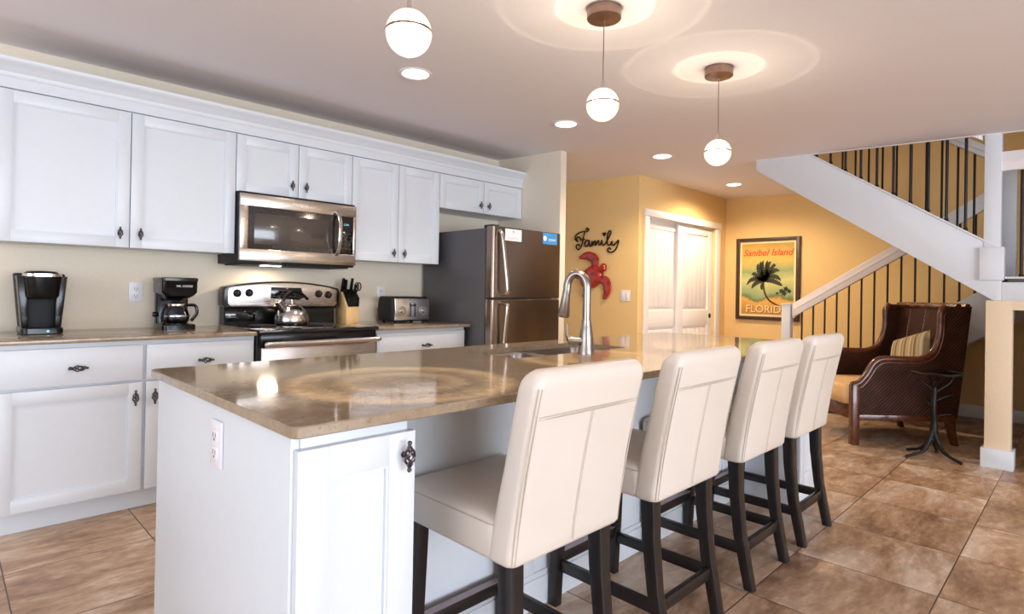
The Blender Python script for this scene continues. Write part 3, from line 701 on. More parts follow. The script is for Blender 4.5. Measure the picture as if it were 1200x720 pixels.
# ================================================================== ISLAND
IX0, IX1, IY0, IY1, IZ = 0.48, 3.58, 1.06, 2.09, 0.868
SX0, SX1, SY0, SY1 = 1.63, 2.395, 1.60, 1.93       # sink cut-out
t = thing('kitchen_island', 'long white kitchen island cabinet under the big tan countertop', 'island', (2.03, 1.6, 0))
mb = MB(); mb.box(0.502, 3.558, 1.42, 1.575, 0.10, 0.842); mb.box(0.502, 3.558, 1.955, 2.05, 0.10, 0.842); mb.box(0.502, 1.60, 1.57, 1.96, 0.10, 0.842); mb.box(2.42, 3.558, 1.57, 1.96, 0.10, 0.842); mb.box(1.6, 2.42, 1.57, 1.96, 0.10, 0.6)
mb.box(0.52, 3.54, 1.44, 1.98, 0.0, 0.10); mb.build('cabinet_box', M['white'], t)
mb = MB(); mb.box(0.50, 0.518, 1.112, 2.068, 0.0, 0.8425, 0.0015); mb.build('end_panel', M['white'], t)
mb = MB(); mb.box(3.542, 3.56, 1.112, 2.068, 0.0, 0.8425, 0.0015); mb.build('end_panel', M['white'], t)
mb = MB(); mb.box(0.519, 3.541, 1.404, 1.422, 0.0, 0.8425)
mb.box(0.79, 3.28, 1.392, 1.405, 0.0, 0.105, 0.003); mb.box(0.79, 3.28, 1.396, 1.405, 0.105, 0.125, 0.003)
for q in (1.50, 2.05, 2.69, 3.05): mb.box(q-0.03, q+0.03, 1.4, 1.405, 0.12, 0.8425, 0.001)
mb.build('back_panel', M['white'], t)
for xa, xb, hand in ((0.518, 0.775, 1), (3.285, 3.542, -1)):
    mb = MB(); mb.box(xa+0.001, xb-0.001, 1.1115, 1.404, 0.0, 0.8425, 0.001); mb.build('end_cabinet', M['white'], t)
    d = shaker(t, xa-0.012 if hand > 0 else xa-0.008, xb+0.008 if hand > 0 else xb+0.012, 0.10, 0.812, 1.091, s=0.068)
    if hand > 0: cage(d, (xb-0.024, 1.091, 0.762), 'z', 0.064, 0.024)
    mb = MB(); mb.box(xa-0.01, xb+0.004, 1.104, 1.113, 0.0, 0.095, 0.002); mb.build('kick_board', M['white'], t)
# countertop slab with rounded corners and a sink cut-out
mb = MB()
def slab_ring(z, ins):
    out = []
    for a, b in rrect((IX1-IX0)/2-ins, (IY1-IY0)/2-ins, 0.018, 5): out.append(((IX0+IX1)/2+a, (IY0+IY1)/2+b, z))
    return out
def hole_ring(z):
    return [((SX0+SX1)/2+a, (SY0+SY1)/2+b, z) for a, b in rrect((SX1-SX0)/2, (SY1-SY0)/2, 0.03, 5)]
T0 = IZ-0.024
outer = [slab_ring(T0, 0.003), slab_ring(T0+0.003, 0), slab_ring(IZ-0.003, 0), slab_ring(IZ, 0.003)]
inner = [hole_ring(IZ), hole_ring(T0)]
seq = outer+inner+[outer[0]]
mb.loft(seq, cap=False)
tag(mb.build('island_countertop', M['quartz'], None), 'large glossy tan quartz countertop on the island', 'countertop')
# sink
t = thing('kitchen_sink', 'stainless double-bowl undermount sink set in the island countertop', 'sink', (2.0, 1.765, T0))
def bowl(xa, xb, ya, yb_, dep):
    mb = MB(); cx_, cy_ = (xa+xb)/2, (ya+yb_)/2; rs = []
    for z, ins, rr in ((T0-0.001, -0.012, 0.05), (T0-0.001, 0.0, 0.045), (T0-0.02, 0.004, 0.045), (T0-dep+0.03, 0.012, 0.05), (T0-dep+0.005, 0.03, 0.05), (T0-dep, 0.06, 0.04)):
        rs.append([(cx_+a, cy_+b, z) for a, b in rrect((xb-xa)/2-ins, (yb_-ya)/2-ins, rr, 5)])
    mb.loft(rs, cap=False); f = [mb.bm.verts.new(p) for p in rs[-1]]; mb.bm.faces.new(f)
    o = mb.build('bowl', M['nickel'], t, 50)
    mb = MB(); mb.lathe([(0.0, 0.0), (0.035, 0.001), (0.042, 0.004), (0.044, 0.001)], cx_, cy_, T0-dep+0.001, n=24); mb.build('drain', M['steelh'], o)
bowl(SX0-0.005, 1.965, SY0-0.005, SY1+0.005, 0.17); bowl(1.99, SX1+0.005, SY0-0.005, SY1+0.005, 0.20)
# faucet
t = thing('kitchen_faucet', 'brushed nickel pull-down faucet standing at the island sink', 'faucet', (1.99, 1.54, IZ))
fx, fy = 1.99, 1.54
mb = MB(); mb.lathe([(0.036, 0), (0.036, 0.006), (0.032, 0.02), (0.030, 0.07), (0.024, 0.115), (0.0205, 0.135), (0.0205, 0.145), (0.0, 0.146)], fx, fy, IZ, n=28); mb.build('base', M['nickel'], t, 50)
mb = MB(); arc = [(fx, fy, IZ+0.14), (fx, fy, IZ+0.24)]
for i in range(0, 13):
    a = PI*i/12*1.02; R_ = 0.046; arc.append((fx-0.3*(R_-R_*math.cos(a)), fy+0.95*(R_-R_*math.cos(a)), IZ+0.285+R_*math.sin(a)*1.35))
arc.append((arc[-1][0]+0.001, arc[-1][1]+0.003, arc[-1][2]-0.02)); mb.tube(arc, 0.0175, 16); mb.build('spout', M['nickel'], t, 60)
e = arc[-1]
mb = MB(); mb.tube([(e[0], e[1], e[2]+0.012), (e[0], e[1]+0.002, e[2]-0.004), (e[0], e[1]+0.004, e[2]-0.012), (e[0]-0.002, e[1]+0.014, e[2]-0.10), (e[0]-0.002, e[1]+0.015, e[2]-0.106)], [0.0175, 0.0185, 0.018, 0.027, 0.024], 18); mb.build('spray_head', M['nickel'], t, 40)
mb = MB(); mb.cyl((fx-0.01, fy, IZ+0.055), (fx-0.052, fy+0.038, IZ+0.057), 0.0165, n=16); mb.cyl((fx-0.05, fy+0.036, IZ+0.057), (fx-0.063, fy+0.048, IZ+0.058), 0.019, 0.016, n=16)
mb.tube([(fx-0.06, fy+0.045, IZ+0.06), (fx-0.068, fy+0.052, IZ+0.085), (fx-0.070, fy+0.054, IZ+0.13)], [0.011, 0.007, 0.005], 10); mb.build('handle', M['nickel'], t)

# ================================================================== BAR STOOLS
def make_stool():
    t = thing('bar_stool', 'bar stool', 'bar stool', (0, 0, 0), 0, 'bar stools along the island')
    # seat (front +y)
    mb = MB(); rs = []
    for z, ins, r in ((0.487, 0.010, 0.03), (0.490, 0.003, 0.034), (0.50, 0.0, 0.035), (0.565, 0.0, 0.038), (0.578, 0.003, 0.04), (0.588, 0.012, 0.045), (0.594, 0.03, 0.05), (0.600, 0.07, 0.06), (0.604, 0.12, 0.05)):
        rs.append([(a, 0.035+b, z) for a, b in rrect(0.218-ins, 0.205-ins, r, 5)])
    mb.loft(rs); seat = mb.build('seat', M['leather'], t, 60)
    mb = MB(); mb.tube([(a, 0.035+b, 0.574) for a, b in rrect(0.2175, 0.2045, 0.038, 6)], 0.0016, 5, closed=True); mb.build('seam', M['stitch'], seat)
    # backrest: padded slab leaning and rolling backwards
    def back_y(z):   # rear face
        u = max(0.0, (z-0.487)/0.468)
        return -0.215-0.085*u**1.25
    def thick(z):
        u = (z-0.487)/0.468; return 0.088-0.018*u
    mb = MB(); rs = []
    zs = [(0.485, 0.012), (0.489, 0.004), (0.497, 0.0)]+[(0.52+0.39*i/8, 0.0) for i in range(9)]+[(0.926, 0.002), (0.938, 0.007), (0.947, 0.015), (0.953, 0.026)]
    for z, ins in zs:
        yr = back_y(z); th = thick(z); wd = 0.219-0.006*(1-abs(2*(z-0.487)/0.468-1))
        ring = rrect(wd-ins, th/2-ins*0.8, min(0.022, th/2-ins*0.8-0.001), 5)
        out = []
        for a, b in ring:
            bow = 0.006*(1-(a/0.219)**2)          # back bows slightly outwards
            crown = 0.006*(1-(a/0.219)**2)*max(0, (z-0.90)/0.055)
            out.append((a, yr+th/2+b-(bow if b < 0 else bow*0.4), z+crown))
        rs.append(out)
    mb.loft(rs); back = mb.build('backrest', M['leather'], t, 60)
    mb = MB()
    def rear(a, z, off=0.0): return (a, back_y(z)-0.006*(1-(a/0.219)**2)-off, z)
    mb.tube([rear(-0.197+0.394*i/12, 0.848, 0.0002) for i in range(13)], 0.0016, 5)
    mb.tube([rear(-0.197+0.394*i/12, 0.842, 0.0) for i in range(13)], 0.0010, 5)
    mb.tube([rear(0.0, 0.50+0.34*i/10, 0.0002) for i in range(11)], 0.0012, 5)
    for s in (-1, 1):
        for da in (0.0, 0.008): mb.tube([(s*(0.2105-da*0.9), back_y(z)+0.0035-da*0.45, z) for z in [0.495+0.42*i/12 for i in range(13)]], 0.0013, 5)
    mb.build('seam', M['stitch'], back)
    def leg(pts, w0, w1):
        mb = MB(); rs = []
        n = len(pts)
        for i, (x, y, z) in enumerate(pts):
            h = (w0+(w1-w0)*i/(n-1))/2; rs.append([(x+a, y+b, z) for a, b in rrect(h, h, 0.004, 2)])
        mb.loft(rs); return mb.build('leg', M['darkwood'], t)
    for s in (-1, 1):
        leg([(s*0.176, -0.172, 0.50), (s*0.176, -0.178, 0.36), (s*0.176, -0.195, 0.20), (s*0.174, -0.236, 0.0)], 0.048, 0.037)
        leg([(s*0.176, 0.200, 0.49), (s*0.178, 0.204, 0.25), (s*0.180, 0.212, 0.0)], 0.046, 0.034)
    def rung(x0, x1, y0, y1, z0, z1, nm): mb = MB(); mb.box(x0, x1, y0, y1, z0, z1, 0.003); return mb.build(nm, M['darkwood'], t)
    for s in (-1, 1): rung(s*0.176-0.010, s*0.176+0.010, -0.20, 0.20, 0.128, 0.168, 'stretcher')
    rung(-0.172, 0.172, -0.216, -0.196, 0.132, 0.172, 'stretcher')
    fr = rung(-0.172, 0.172, 0.194, 0.218, 0.150, 0.192, 'footrest')
    mb = MB(); mb.box(-0.155, 0.155, 0.190, 0.214, 0.1915, 0.1945); mb.build('footrest_plate', M['footmetal'], fr)
    rung(-0.17, 0.17, 0.185, 0.215, 0.455, 0.492, 'apron')
    return t
s0 = make_stool()
LB = ['cream leather bar stool nearest the camera, beside the island end door',
      'second cream leather bar stool from the camera, in front of the faucet',
      'third cream leather bar stool from the camera, between second and farthest stools',
      'cream leather bar stool farthest from the camera, closest to the rattan armchair']
SPOT = [(1.165, 0.0), (1.79, 0.0), (2.41, 0.0), (2.975, 0.0)]
for i, (x, a) in enumerate(SPOT):
    if i == 0: s0.location = (x, 1.155, 0); s0['label'] = LB[0]
    else: dup(s0, (x, 1.155, 0), a, LB[i])

# ================================================================== LIGHT FITTINGS
def pendant(x, y, zg, label):
    zc_ = ceil_z(y); t = thing('pendant_light', label, 'pendant light', (x, y, zg), group='pendant lights over the island')
    r = 0.066
    mb = MB(); mb.lathe([(0.066, zc_-0.045), (0.069, zc_-0.042), (0.069, zc_+0.001), (0.0, zc_+0.001)], x, y, 0, n=36); mb.lathe([(0.0, zc_-0.05), (0.03, zc_-0.0455), (0.066, zc_-0.045)], x, y, 0, n=36); mb.build('canopy', M['canopy'], t)
    mb = MB(); mb.cyl((x, y, zc_-0.04), (x, y, zg+r+0.02), 0.0022, n=8); mb.build('cord', M['canopy'], t)
    mb = MB(); mb.lathe([(0.0, zg+r+0.032), (0.006, zg+r+0.03), (0.007, zg+r), (0.011, zg+r-0.003), (0.011, zg+r-0.012), (0.0, zg+r-0.013)], x, y, 0, n=16); mb.build('stem', M['steelh'], t)
    for nm, a0, a1 in (('upper_glass', 0.0, 0.46), ('lower_glass', 0.49, 1.0)):
        mb = MB(); pr = []
        for i in range(13):
            a = PI*(a0+(a1-a0)*i/12); pr.append((r*math.sin(a), r*math.cos(a)))
        rings = [[(x+max(rr, 1e-4)*math.cos(2*PI*k/36), y+max(rr, 1e-4)*math.sin(2*PI*k/36), zg+zz) for k in range(36)] for rr, zz in pr]
        mb.loft(rings, cap=False); mb.build(nm, M['globe'], t, 80)
    mb = MB(); rings = [[(x+rr*math.cos(2*PI*k/36), y+rr*math.sin(2*PI*k/36), zg+zz) for k in range(36)] for rr, zz in ((r+0.0006, 0.0075), (r+0.0015, 0.004), (r+0.0006, 0.0005))]
    mb.loft(rings, cap=False); mb.build('metal_band', M['canopy'], t)
    mb = MB(); mb.ball((x, y, zg-0.004), 0.047, 18); mb.build('frosted_core', M['glow'], t, 80)
    l = bpy.data.lights.new('pendant_lamp', 'POINT'); l.energy = PEND_W; l.color = WARM; l.shadow_soft_size = 0.008
    l.use_nodes = True; nt = l.node_tree; em = nt.nodes['Emission']
    tc = nt.nodes.new('ShaderNodeTexCoord'); sp = nt.nodes.new('ShaderNodeSeparateXYZ'); nt.links.new(tc.outputs['Normal'], sp.inputs[0])
    ac = nt.nodes.new('ShaderNodeMath'); ac.operation = 'ARCCOSINE'; nt.links.new(sp.outputs[2], ac.inputs[0])
    dv = nt.nodes.new('ShaderNodeMath'); dv.operation = 'DIVIDE'; nt.links.new(ac.outputs[0], dv.inputs[0]); dv.inputs[1].default_value = PI
    rp = nt.nodes.new('ShaderNodeValToRGB'); nt.links.new(dv.outputs[0], rp.inputs[0])
    stops = [(0.0, 0.72), (0.132, 0.76), (0.146, 1.1), (0.153, 0.52), (0.250, 0.48), (0.259, 0.80), (0.266, 0.36), (0.36, 0.30), (0.48, 0.26), (0.62, 0.5), (0.895, 0.6), (0.908, 9.0), (0.922, 5.5), (0.936, 2.0), (0.950, 6.5), (0.968, 2.4), (1.0, 2.6)]
    els = rp.color_ramp.elements
    while len(els) < len(stops): els.new(0.5)
    for e_, (p_, v_) in zip(els, stops): e_.position = p_; e_.color = (v_, v_, v_, 1)
    nt.links.new(rp.outputs['Color'], em.inputs['Strength'])
    lo = bpy.data.objects.new('pendant_lamp', l); COL.objects.link(lo); lo.location = (x, y, zg)
pendant(0.951, 1.394, 1.87, 'clear glass globe pendant nearest the camera, over the island end')
pendant(1.897, 1.405, 1.893, 'clear glass globe pendant in the middle of the row of three')
pendant(2.793, 1.347, 1.853, 'clear glass globe pendant farthest from the camera, toward the stairs')
def can(x, y, label, r=0.085, pw=1.0, spread=125, col=(1.0, 0.90, 0.76)):
    z = ceil_z(y); t = thing('recessed_light', label, 'ceiling light', (x, y, z), group='recessed ceiling lights')
    mb = MB(); mb.lathe([(r-0.012, 0.004), (r-0.012, -0.006), (r, -0.008), (r+0.006, -0.005), (r+0.006, 0.004)], x, y, z, n=32, cap=False); mb.build('trim_ring', M['trim'], t)
    mb = MB(); mb.lathe([(0.0, -0.0045), (r-0.012, -0.0045), (r-0.012, 0.001), (0.0, 0.001)], x, y, z, n=32); mb.build('lens', M['canlens'], t)
    l = bpy.data.lights.new('can_lamp', 'SPOT'); l.energy = DOWN_W*pw; l.color = col; l.spot_size = math.radians(spread); l.spot_blend = 0.6; l.shadow_soft_size = 0.06
    lo = bpy.data.objects.new('can_lamp', l); COL.objects.link(lo); lo.location = (x, y, z-0.03)
can(1.854, 2.646, 'recessed ceiling light nearest the camera, below the first pendant', pw=0.8)
can(3.139, 2.642, 'second recessed ceiling light, in front of the refrigerator', pw=0.9)
can(4.436, 2.641, 'third recessed ceiling light, left of the farthest pendant', pw=1.8, spread=150, col=(1.0, 0.75, 0.47))
can(6.084, 2.744, 'farthest recessed ceiling light, in front of the closet doors', pw=2.5, spread=165, col=(1.0, 0.75, 0.47))
l = bpy.data.lights.new('stairwell_lamp', 'POINT'); l.energy = 9; l.color = (1.0, 0.78, 0.52); l.shadow_soft_size = 0.1
lo = bpy.data.objects.new('stairwell_lamp', l); COL.objects.link(lo); lo.location = (5.9, 1.0, 4.3)

# ================================================================== WALL DECORATION
t = thing('poster', 'framed vintage palm tree travel poster on the gold wall', 'poster', (7.05, 2.752, 1.33))
py0, py1, pz0, pz1 = 2.379, 3.125, 0.836, 1.826
def fr(mb, xa, xb, a0, a1, b0, b1, s, bev):
    mb.box(xa, xb, a0, a0+s, b0, b1, bev); mb.box(xa, xb, a1-s, a1, b0, b1, bev); mb.box(xa, xb, a0+s, a1-s, b0, b0+s, bev); mb.box(xa, xb, a0+s, a1-s, b1-s, b1, bev)
mb = MB(); fr(mb, 7.025, 7.058, py0, py1, pz0, pz1, 0.042, 0.003); mb.build('frame', M['frame'], t)
mb = MB(); mb.box(7.044, 7.052, py0+0.04, py1-0.04, pz0+0.04, pz1-0.04); mb.build('mat', M['mat'], t)
mb = MB(); mb.box(7.041, 7.045, py0+0.068, py1-0.068, pz0+0.068, pz1-0.068); pt = mb.build('print', M['print'], t)
X_ = 7.0395
def pq(u, v):   # u 0..1 left to right as seen, v 0..1 bottom to top inside the print
    return (py1-0.068-u*(py1-py0-0.136), pz0+0.068+v*(pz1-pz0-0.136))
mb = MB()
crown = (0.44, 0.47)
def frond(pts, wmax):
    P = bez([Vector((a, b, 0)) for a, b in pts], 6); L, R = [], []
    n = len(P)
    for i, q in enumerate(P):
        d = (P[min(i+1, n-1)]-P[max(i-1, 0)]).normalized(); nn = Vector((-d.y, d.x, 0)); u = i/(n-1)
        wv = wmax*max(0.0, math.sin(PI*min(1, u*0.92+0.08)))**0.7*(1.0 if i % 2 else 0.55)
        L.append(q+nn*wv); R.append(q-nn*wv)
    ring = L+R[::-1]
    for i in range(n-1):
        qd = [L[i], L[i+1], R[i+1], R[i]]
        vs = [pq(a.x, a.y) for a in qd]
        f0 = [mb.bm.verts.new((X_, a, b)) for a, b in vs]; mb.bm.faces.new(f0)
c0 = crown
for pts in ([c0, (0.36, 0.56), (0.32, 0.66), (0.33, 0.72)], [c0, (0.42, 0.60), (0.41, 0.70), (0.43, 0.76)], [c0, (0.50, 0.60), (0.53, 0.70), (0.58, 0.74)],
            [c0, (0.56, 0.57), (0.66, 0.62), (0.74, 0.61)], [c0, (0.58, 0.53), (0.70, 0.52), (0.77, 0.47)], [c0, (0.30, 0.50), (0.18, 0.48), (0.10, 0.41)],
            [c0, (0.32, 0.45), (0.24, 0.41), (0.20, 0.36)], [c0, (0.60, 0.47), (0.72, 0.44), (0.80, 0.40)], [c0, (0.42, 0.42), (0.40, 0.38), (0.42, 0.34)], [c0, (0.40, 0.58), (0.37, 0.68), (0.38, 0.75)], [c0, (0.47, 0.60), (0.49, 0.70), (0.51, 0.76)], [c0, (0.34, 0.52), (0.25, 0.57), (0.20, 0.56)], [c0, (0.54, 0.59), (0.62, 0.68), (0.67, 0.69)]): frond(pts, 0.042)
for (u, v, s_) in ((0.78, 0.33, 0.06), (0.86, 0.36, 0.06), (0.70, 0.30, 0.035), (0.92, 0.33, 0.05), (0.83, 0.30, 0.06)):
    a, b = pq(u, v); vs = [mb.bm.verts.new((X_, a+s_*0.6*math.cos(k*PI/5)*(1 if k % 2 else 0.6), b+s_*0.6*math.sin(k*PI/5)*(1 if k % 2 else 0.6))) for k in range(10)]; mb.bm.faces.new(vs)
mb.build('palm_fronds', M['palm'], pt, 0)
mb = MB(); P = bez([Vector((*p_, 0)) for p_ in ((0.43, 0.47), (0.44, 0.38), (0.47, 0.29), (0.55, 0.20), (0.66, 0.15), (0.74, 0.125))], 6)
for i in range(len(P)-1):
    wv = 0.022-0.008*i/len(P); vs = []
    for q, s_ in ((P[i], 1), (P[i+1], 1), (P[i+1], -1), (P[i], -1)): vs.append(mb.bm.verts.new((X_+0.0004, *pq(q.x+s_*wv*0.7, q.y+s_*wv*0.5))))
    mb.bm.faces.new(vs)
mb.build('palm_trunk', M['trunk'], pt, 0)
a, b = pq(0.5, 0.865); text_mesh('Sanibel Island', 'red_lettering', M['red_ink'], 0.108, pt, face_mx(X_, a, b), 0.0004, shear=0.3, bold=0.002)
a, b = pq(0.5, 0.072); text_mesh('FLORIDA', 'letter_shade', M['lettershade'], 0.125, pt, face_mx(X_+0.0005, a-0.006, b-0.006), 0.0003, bold=0.004)
text_mesh('FLORIDA', 'pale_lettering', M['florida'], 0.125, pt, face_mx(X_-0.0005, a, b), 0.0003, bold=0.002)

# ---- metal script word
def fam(u, v):   # photo-crop units on the wall plane
    a = 4.094+(u-65)/(430-65)*(3.513-4.094); q = (u-65)/365
    z = 1.735+(140-v)*((1.84-1.554)/(265-60))*(1-0.10*q) - 0.052*q*0.35
    return (5.066, a, z)
mb = MB()
for st in ([(110, 150), (100, 132), (82, 134), (72, 152), (88, 168), (62, 148), (68, 118), (95, 98), (130, 88), (165, 86), (180, 70), (166, 60), (155, 74)],
           [(150, 88), (138, 120), (130, 165), (118, 205), (95, 232), (74, 218), (76, 196), (94, 190), (104, 204)], [(110, 158), (128, 152), (148, 150)],
           [(180, 162), (165, 158), (150, 178), (150, 204), (166, 208), (180, 188), (186, 160), (186, 192), (194, 210), (206, 200)],
           [(206, 200), (212, 166), (212, 206), (226, 176), (238, 166), (240, 204), (254, 174), (266, 164), (270, 196), (282, 200)],
           [(282, 200), (294, 160), (296, 190), (306, 204), (320, 192)],
           [(318, 196), (345, 150), (366, 100), (356, 84), (342, 110), (336, 160), (344, 202), (360, 204)],
           [(360, 204), (378, 170), (376, 196), (390, 206), (412, 182), (428, 166), (424, 196), (404, 244), (372, 264), (346, 256), (342, 236), (358, 226), (366, 240)]):
    mb.tube(bez([fam(*q) for q in st], 4), 0.0075, 6)
c_ = fam(312, 112)
mb.prism([(c_[1]+a*0.022, c_[2]+b*0.022) for a, b in ((0, -1.1), (0.9, 0.1), (0.95, 0.6), (0.5, 0.9), (0, 0.5), (-0.5, 0.9), (-0.95, 0.6), (-0.9, 0.1))], 'x', 5.060, 5.072)
mb.cyl((5.066, fam(150, 205)[1], fam(150, 205)[2]), (5.0805, fam(150, 205)[1], fam(150, 205)[2]), 0.004, n=6); mb.cyl((5.066, fam(344, 200)[1], fam(344, 200)[2]), (5.0805, fam(344, 200)[1], fam(344, 200)[2]), 0.004, n=6)
tag(mb.build('metal_word_sign', M['iron'], None), 'black metal script word reading Family on the gold wall', 'wall sign')

# ---- red sea turtle plaque
t = thing('sea_turtle_plaque', 'glossy red sea turtle wall plaque below the script word', 'wall decoration', (5.078, 3.86, 1.30))
def tw(a, b, d=0.0):     # turtle plane: a along its body (towards its head), b to its left; on the wall facing -X
    hd = Vector((-0.86, 0.51)); lf = Vector((hd.y, -hd.x))*-1
    q = Vector((3.855, 1.30))+hd*a+lf*b
    return (5.078-d, q.x, q.y)
mb = MB(); rs = []
for k in range(7):
    u = k/6; sc_ = math.cos(u*PI/2)**0.6 if k < 6 else 0.02; d = 0.012+0.055*math.sin(u*PI/2)
    rs.append([tw(0.15*sc_*math.cos(a*PI/14)*(1.0 if math.cos(a*PI/14) > 0 else 1.12), 0.118*sc_*math.sin(a*PI/14), d) for a in range(28)])
mb.loft([[tw(0.15*math.cos(a*PI/14)*(1.0 if math.cos(a*PI/14) > 0 else 1.12), 0.118*math.sin(a*PI/14), 0.0) for a in range(28)]]+rs); mb.build('shell', M['turtle'], t, 60)
def flip(pts, w0, nm='flipper'):
    mb = MB(); P = bez([Vector((a, b, 0)) for a, b in pts], 6); rs = []; n = len(P)
    for i, q in enumerate(P):
        d = (P[min(i+1, n-1)]-P[max(i-1, 0)]).normalized(); nn = Vector((-d.y, d.x, 0)); u = i/(n-1); wv = w0*(0.25+0.75*math.sin(PI*(0.2+0.78*u)))*(1 if u < 0.97 else 0.3)
        rs.append([tw(q.x+nn.x*wv*math.cos(k*PI/5), q.y+nn.y*wv*math.cos(k*PI/5), 0.022+0.013*math.sin(k*PI/5)) for k in range(10)])
    mb.loft(rs); mb.build(nm, M['turtle'], t, 60)
flip([(0.09, 0.075), (0.14, 0.15), (0.10, 0.24), (0.02, 0.29)], 0.055)
flip([(0.09, -0.075), (0.13, -0.14), (0.07, -0.23), (-0.04, -0.27)], 0.055)
flip([(-0.11, 0.07), (-0.17, 0.12), (-0.21, 0.13)], 0.035); flip([(-0.11, -0.07), (-0.17, -0.12), (-0.21, -0.13)], 0.035)
mb = MB(); cc = tw(0.195, 0, 0.035); mb.ball(cc, 0.042, 14, 0.8, 0.9, 1.1); q2 = tw(0.15, 0, 0.028); mb.tube([q2, cc], [0.035, 0.032], 12); mb.build('head', M['turtle'], t, 60)

# ================================================================== STAIRS
SL = 0.68
# upper flight (rises towards +Y from the landing)
t = thing('stair_flight', 'upper flight of stairs with broad white slanting stringer and dark balusters under the ceiling opening', 'stairs', (5.5, 1.2, 1.285))
def zt(y): return 1.53+SL*(y-0.53)
def zb(y): return 1.165+SL*(y-0.53)
def stringer(xa, xb): return MB().prism([(0.43, zb(0.43)+0.03), (0.47, zb(0.47)), (2.08, zb(2.08)), (2.08, ceil_z(2.08)+0.06), (1.70, ceil_z(1.7)+0.06), (1.70, zt(1.70)), (0.53, zt(0.53)), (0.43, zt(0.43))], 'x', xa, xb, 0.004)
mb = stringer(5.046, 5.09); mb.prism([(0.45, zt(0.45)), (1.72, zt(1.72)), (1.72, zt(1.72)+0.014), (0.45, zt(0.45)+0.014)], 'x', 5.038, 5.10, 0.003); mb.build('stringer', M['white'], t)
stringer(5.96, 6.0).build('stringer', M['white'], t)
mb = MB(); mb.prism([(0.5, zb(0.5)+0.02), (2.08, zb(2.08)+0.02), (2.08, zb(2.08)+0.04), (0.5, zb(0.5)+0.04)], 'x', 5.09, 5.96); mb.build('soffit', M['ceiling'], t)
for i in range(7):
    z = 1.285+0.181*(i+1); y = 0.52+0.266*i
    mb = MB(); mb.box(5.09, 5.96, y-0.025, y+0.266, z-0.03, z, 0.005); mb.box(5.09, 5.96, y, y+0.018, z-0.181, z-0.03); mb.build('tread', M['carpet'], t)
def railing(t, x, ys, zfoot, rail_pts, rw, rh, bal_top, br=0.0085):
    (ya, za), (yb_, zb_) = rail_pts
    mb = MB(); mb.prism([(ya, za), (yb_, zb_), (yb_, zb_+rh), (ya, za+rh)], 'x', x-rw/2, x+rw/2, 0.006)
    k = 0.42*rh; mb.prism([(ya, za+k), (yb_, zb_+k), (yb_, zb_+rh*0.62), (ya, za+rh*0.62)], 'x', x-rw/2-0.006, x+rw/2+0.006, 0.003); hr = mb.build('handrail', M['trim'], t)
    for y in ys:
        mb = MB(); z0_, z1_ = zfoot(y), bal_top(y)
        mb.cyl((x, y, z0_), (x, y, z1_), br, n=10); mb.cyl((x, y, z0_), (x, y, z0_+0.02), br*1.7, br*1.2, n=10); b_ = mb.build('baluster', M['bronze'], hr); b_['label'] = 'dark metal baluster'
def newel(t, x, y, z0, z1, h, block=None, cap=False):
    mb = MB(); mb.box(x-h, x+h, y-h, y+h, z0, z1, 0.004); o = mb.build('newel_post', M['white'], t)
    if block:
        mb = MB(); mb.box(x-h-0.02, x+h+0.02, y-h-0.02, y+h+0.02, block[0], block[1], 0.006); mb.build('base_block', M['white'], o)
    if cap:
        mb = MB(); mb.box(x-h-0.007, x+h+0.007, y-h-0.007, y+h+0.007, z1, z1+0.016, 0.004); mb.build('post_cap', M['white'], o)
def ur(y): return 2.27+SL*(y-0.62)
railing(t, 5.07, [0.63+0.108*i for i in range(10)], lambda y: zt(y)+0.012, ((0.54, ur(0.54)), (1.72, ur(1.72))), 0.06, 0.105, lambda y: ur(y)+0.01, 0.0095)
railing(t, 5.98, [0.58+0.108*i for i in range(11)], lambda y: zt(y)+0.0, ((0.54, ur(0.54)), (1.74, ur(1.74))), 0.06, 0.105, lambda y: ur(y)+0.01)
# lower flight (rises from the gold wall towards the landing)
LX0 = 6.15
t = thing('stair_flight', 'lower flight of stairs with white handrail and dark balusters behind the armchair', 'stairs', (6.6, 1.4, 0))
def lt(y): return 0.626+0.685*(1.506-y)
def lb(y): return lt(y)-0.40
def lstr(xa, xb): return MB().prism([(2.16, 0.0), (2.16, lt(2.16)), (0.44, lt(0.44)), (0.44, lb(0.44)), (lambda y: (y, 0.0))(1.506+(0.626-0.40)/0.685)], 'x', xa, xb, 0.004)
lstr(LX0, LX0+0.04).build('stringer', M['white'], t); lstr(7.02, 7.058).build('stringer', M['white'], t)
mb = MB(); yb0 = 1.506+(0.626-0.40)/0.685; mb.prism([(0.52, lb(0.52)+0.02), (yb0, 0.02), (yb0, 0.04), (0.52, lb(0.52)+0.04)], 'x', LX0+0.04, 7.02); mb.build('soffit', M['ceiling'], t)
for i in range(6):
    z = 0.1836*(i+1); y = 2.12-0.268*i
    mb = MB(); mb.box(LX0+0.04, 7.02, y-0.268, y+0.025, z-0.03, z, 0.005); mb.box(LX0+0.04, 7.02, y-0.018, y, z-0.1836, z-0.03); mb.build('tread', M['carpet'], t)
def lr(y): return 0.93+0.64*(2.124-y)
newel(t, LX0+0.03, 2.205, 0, 1.04, 0.043, cap=True)
railing(t, LX0+0.03, [2.063-0.105*i for i in range(14)], lambda y: lt(y)-0.002, ((2.15, lr(2.15)), (0.60, lr(0.60))), 0.062, 0.14, lambda y: lr(y)+0.01)
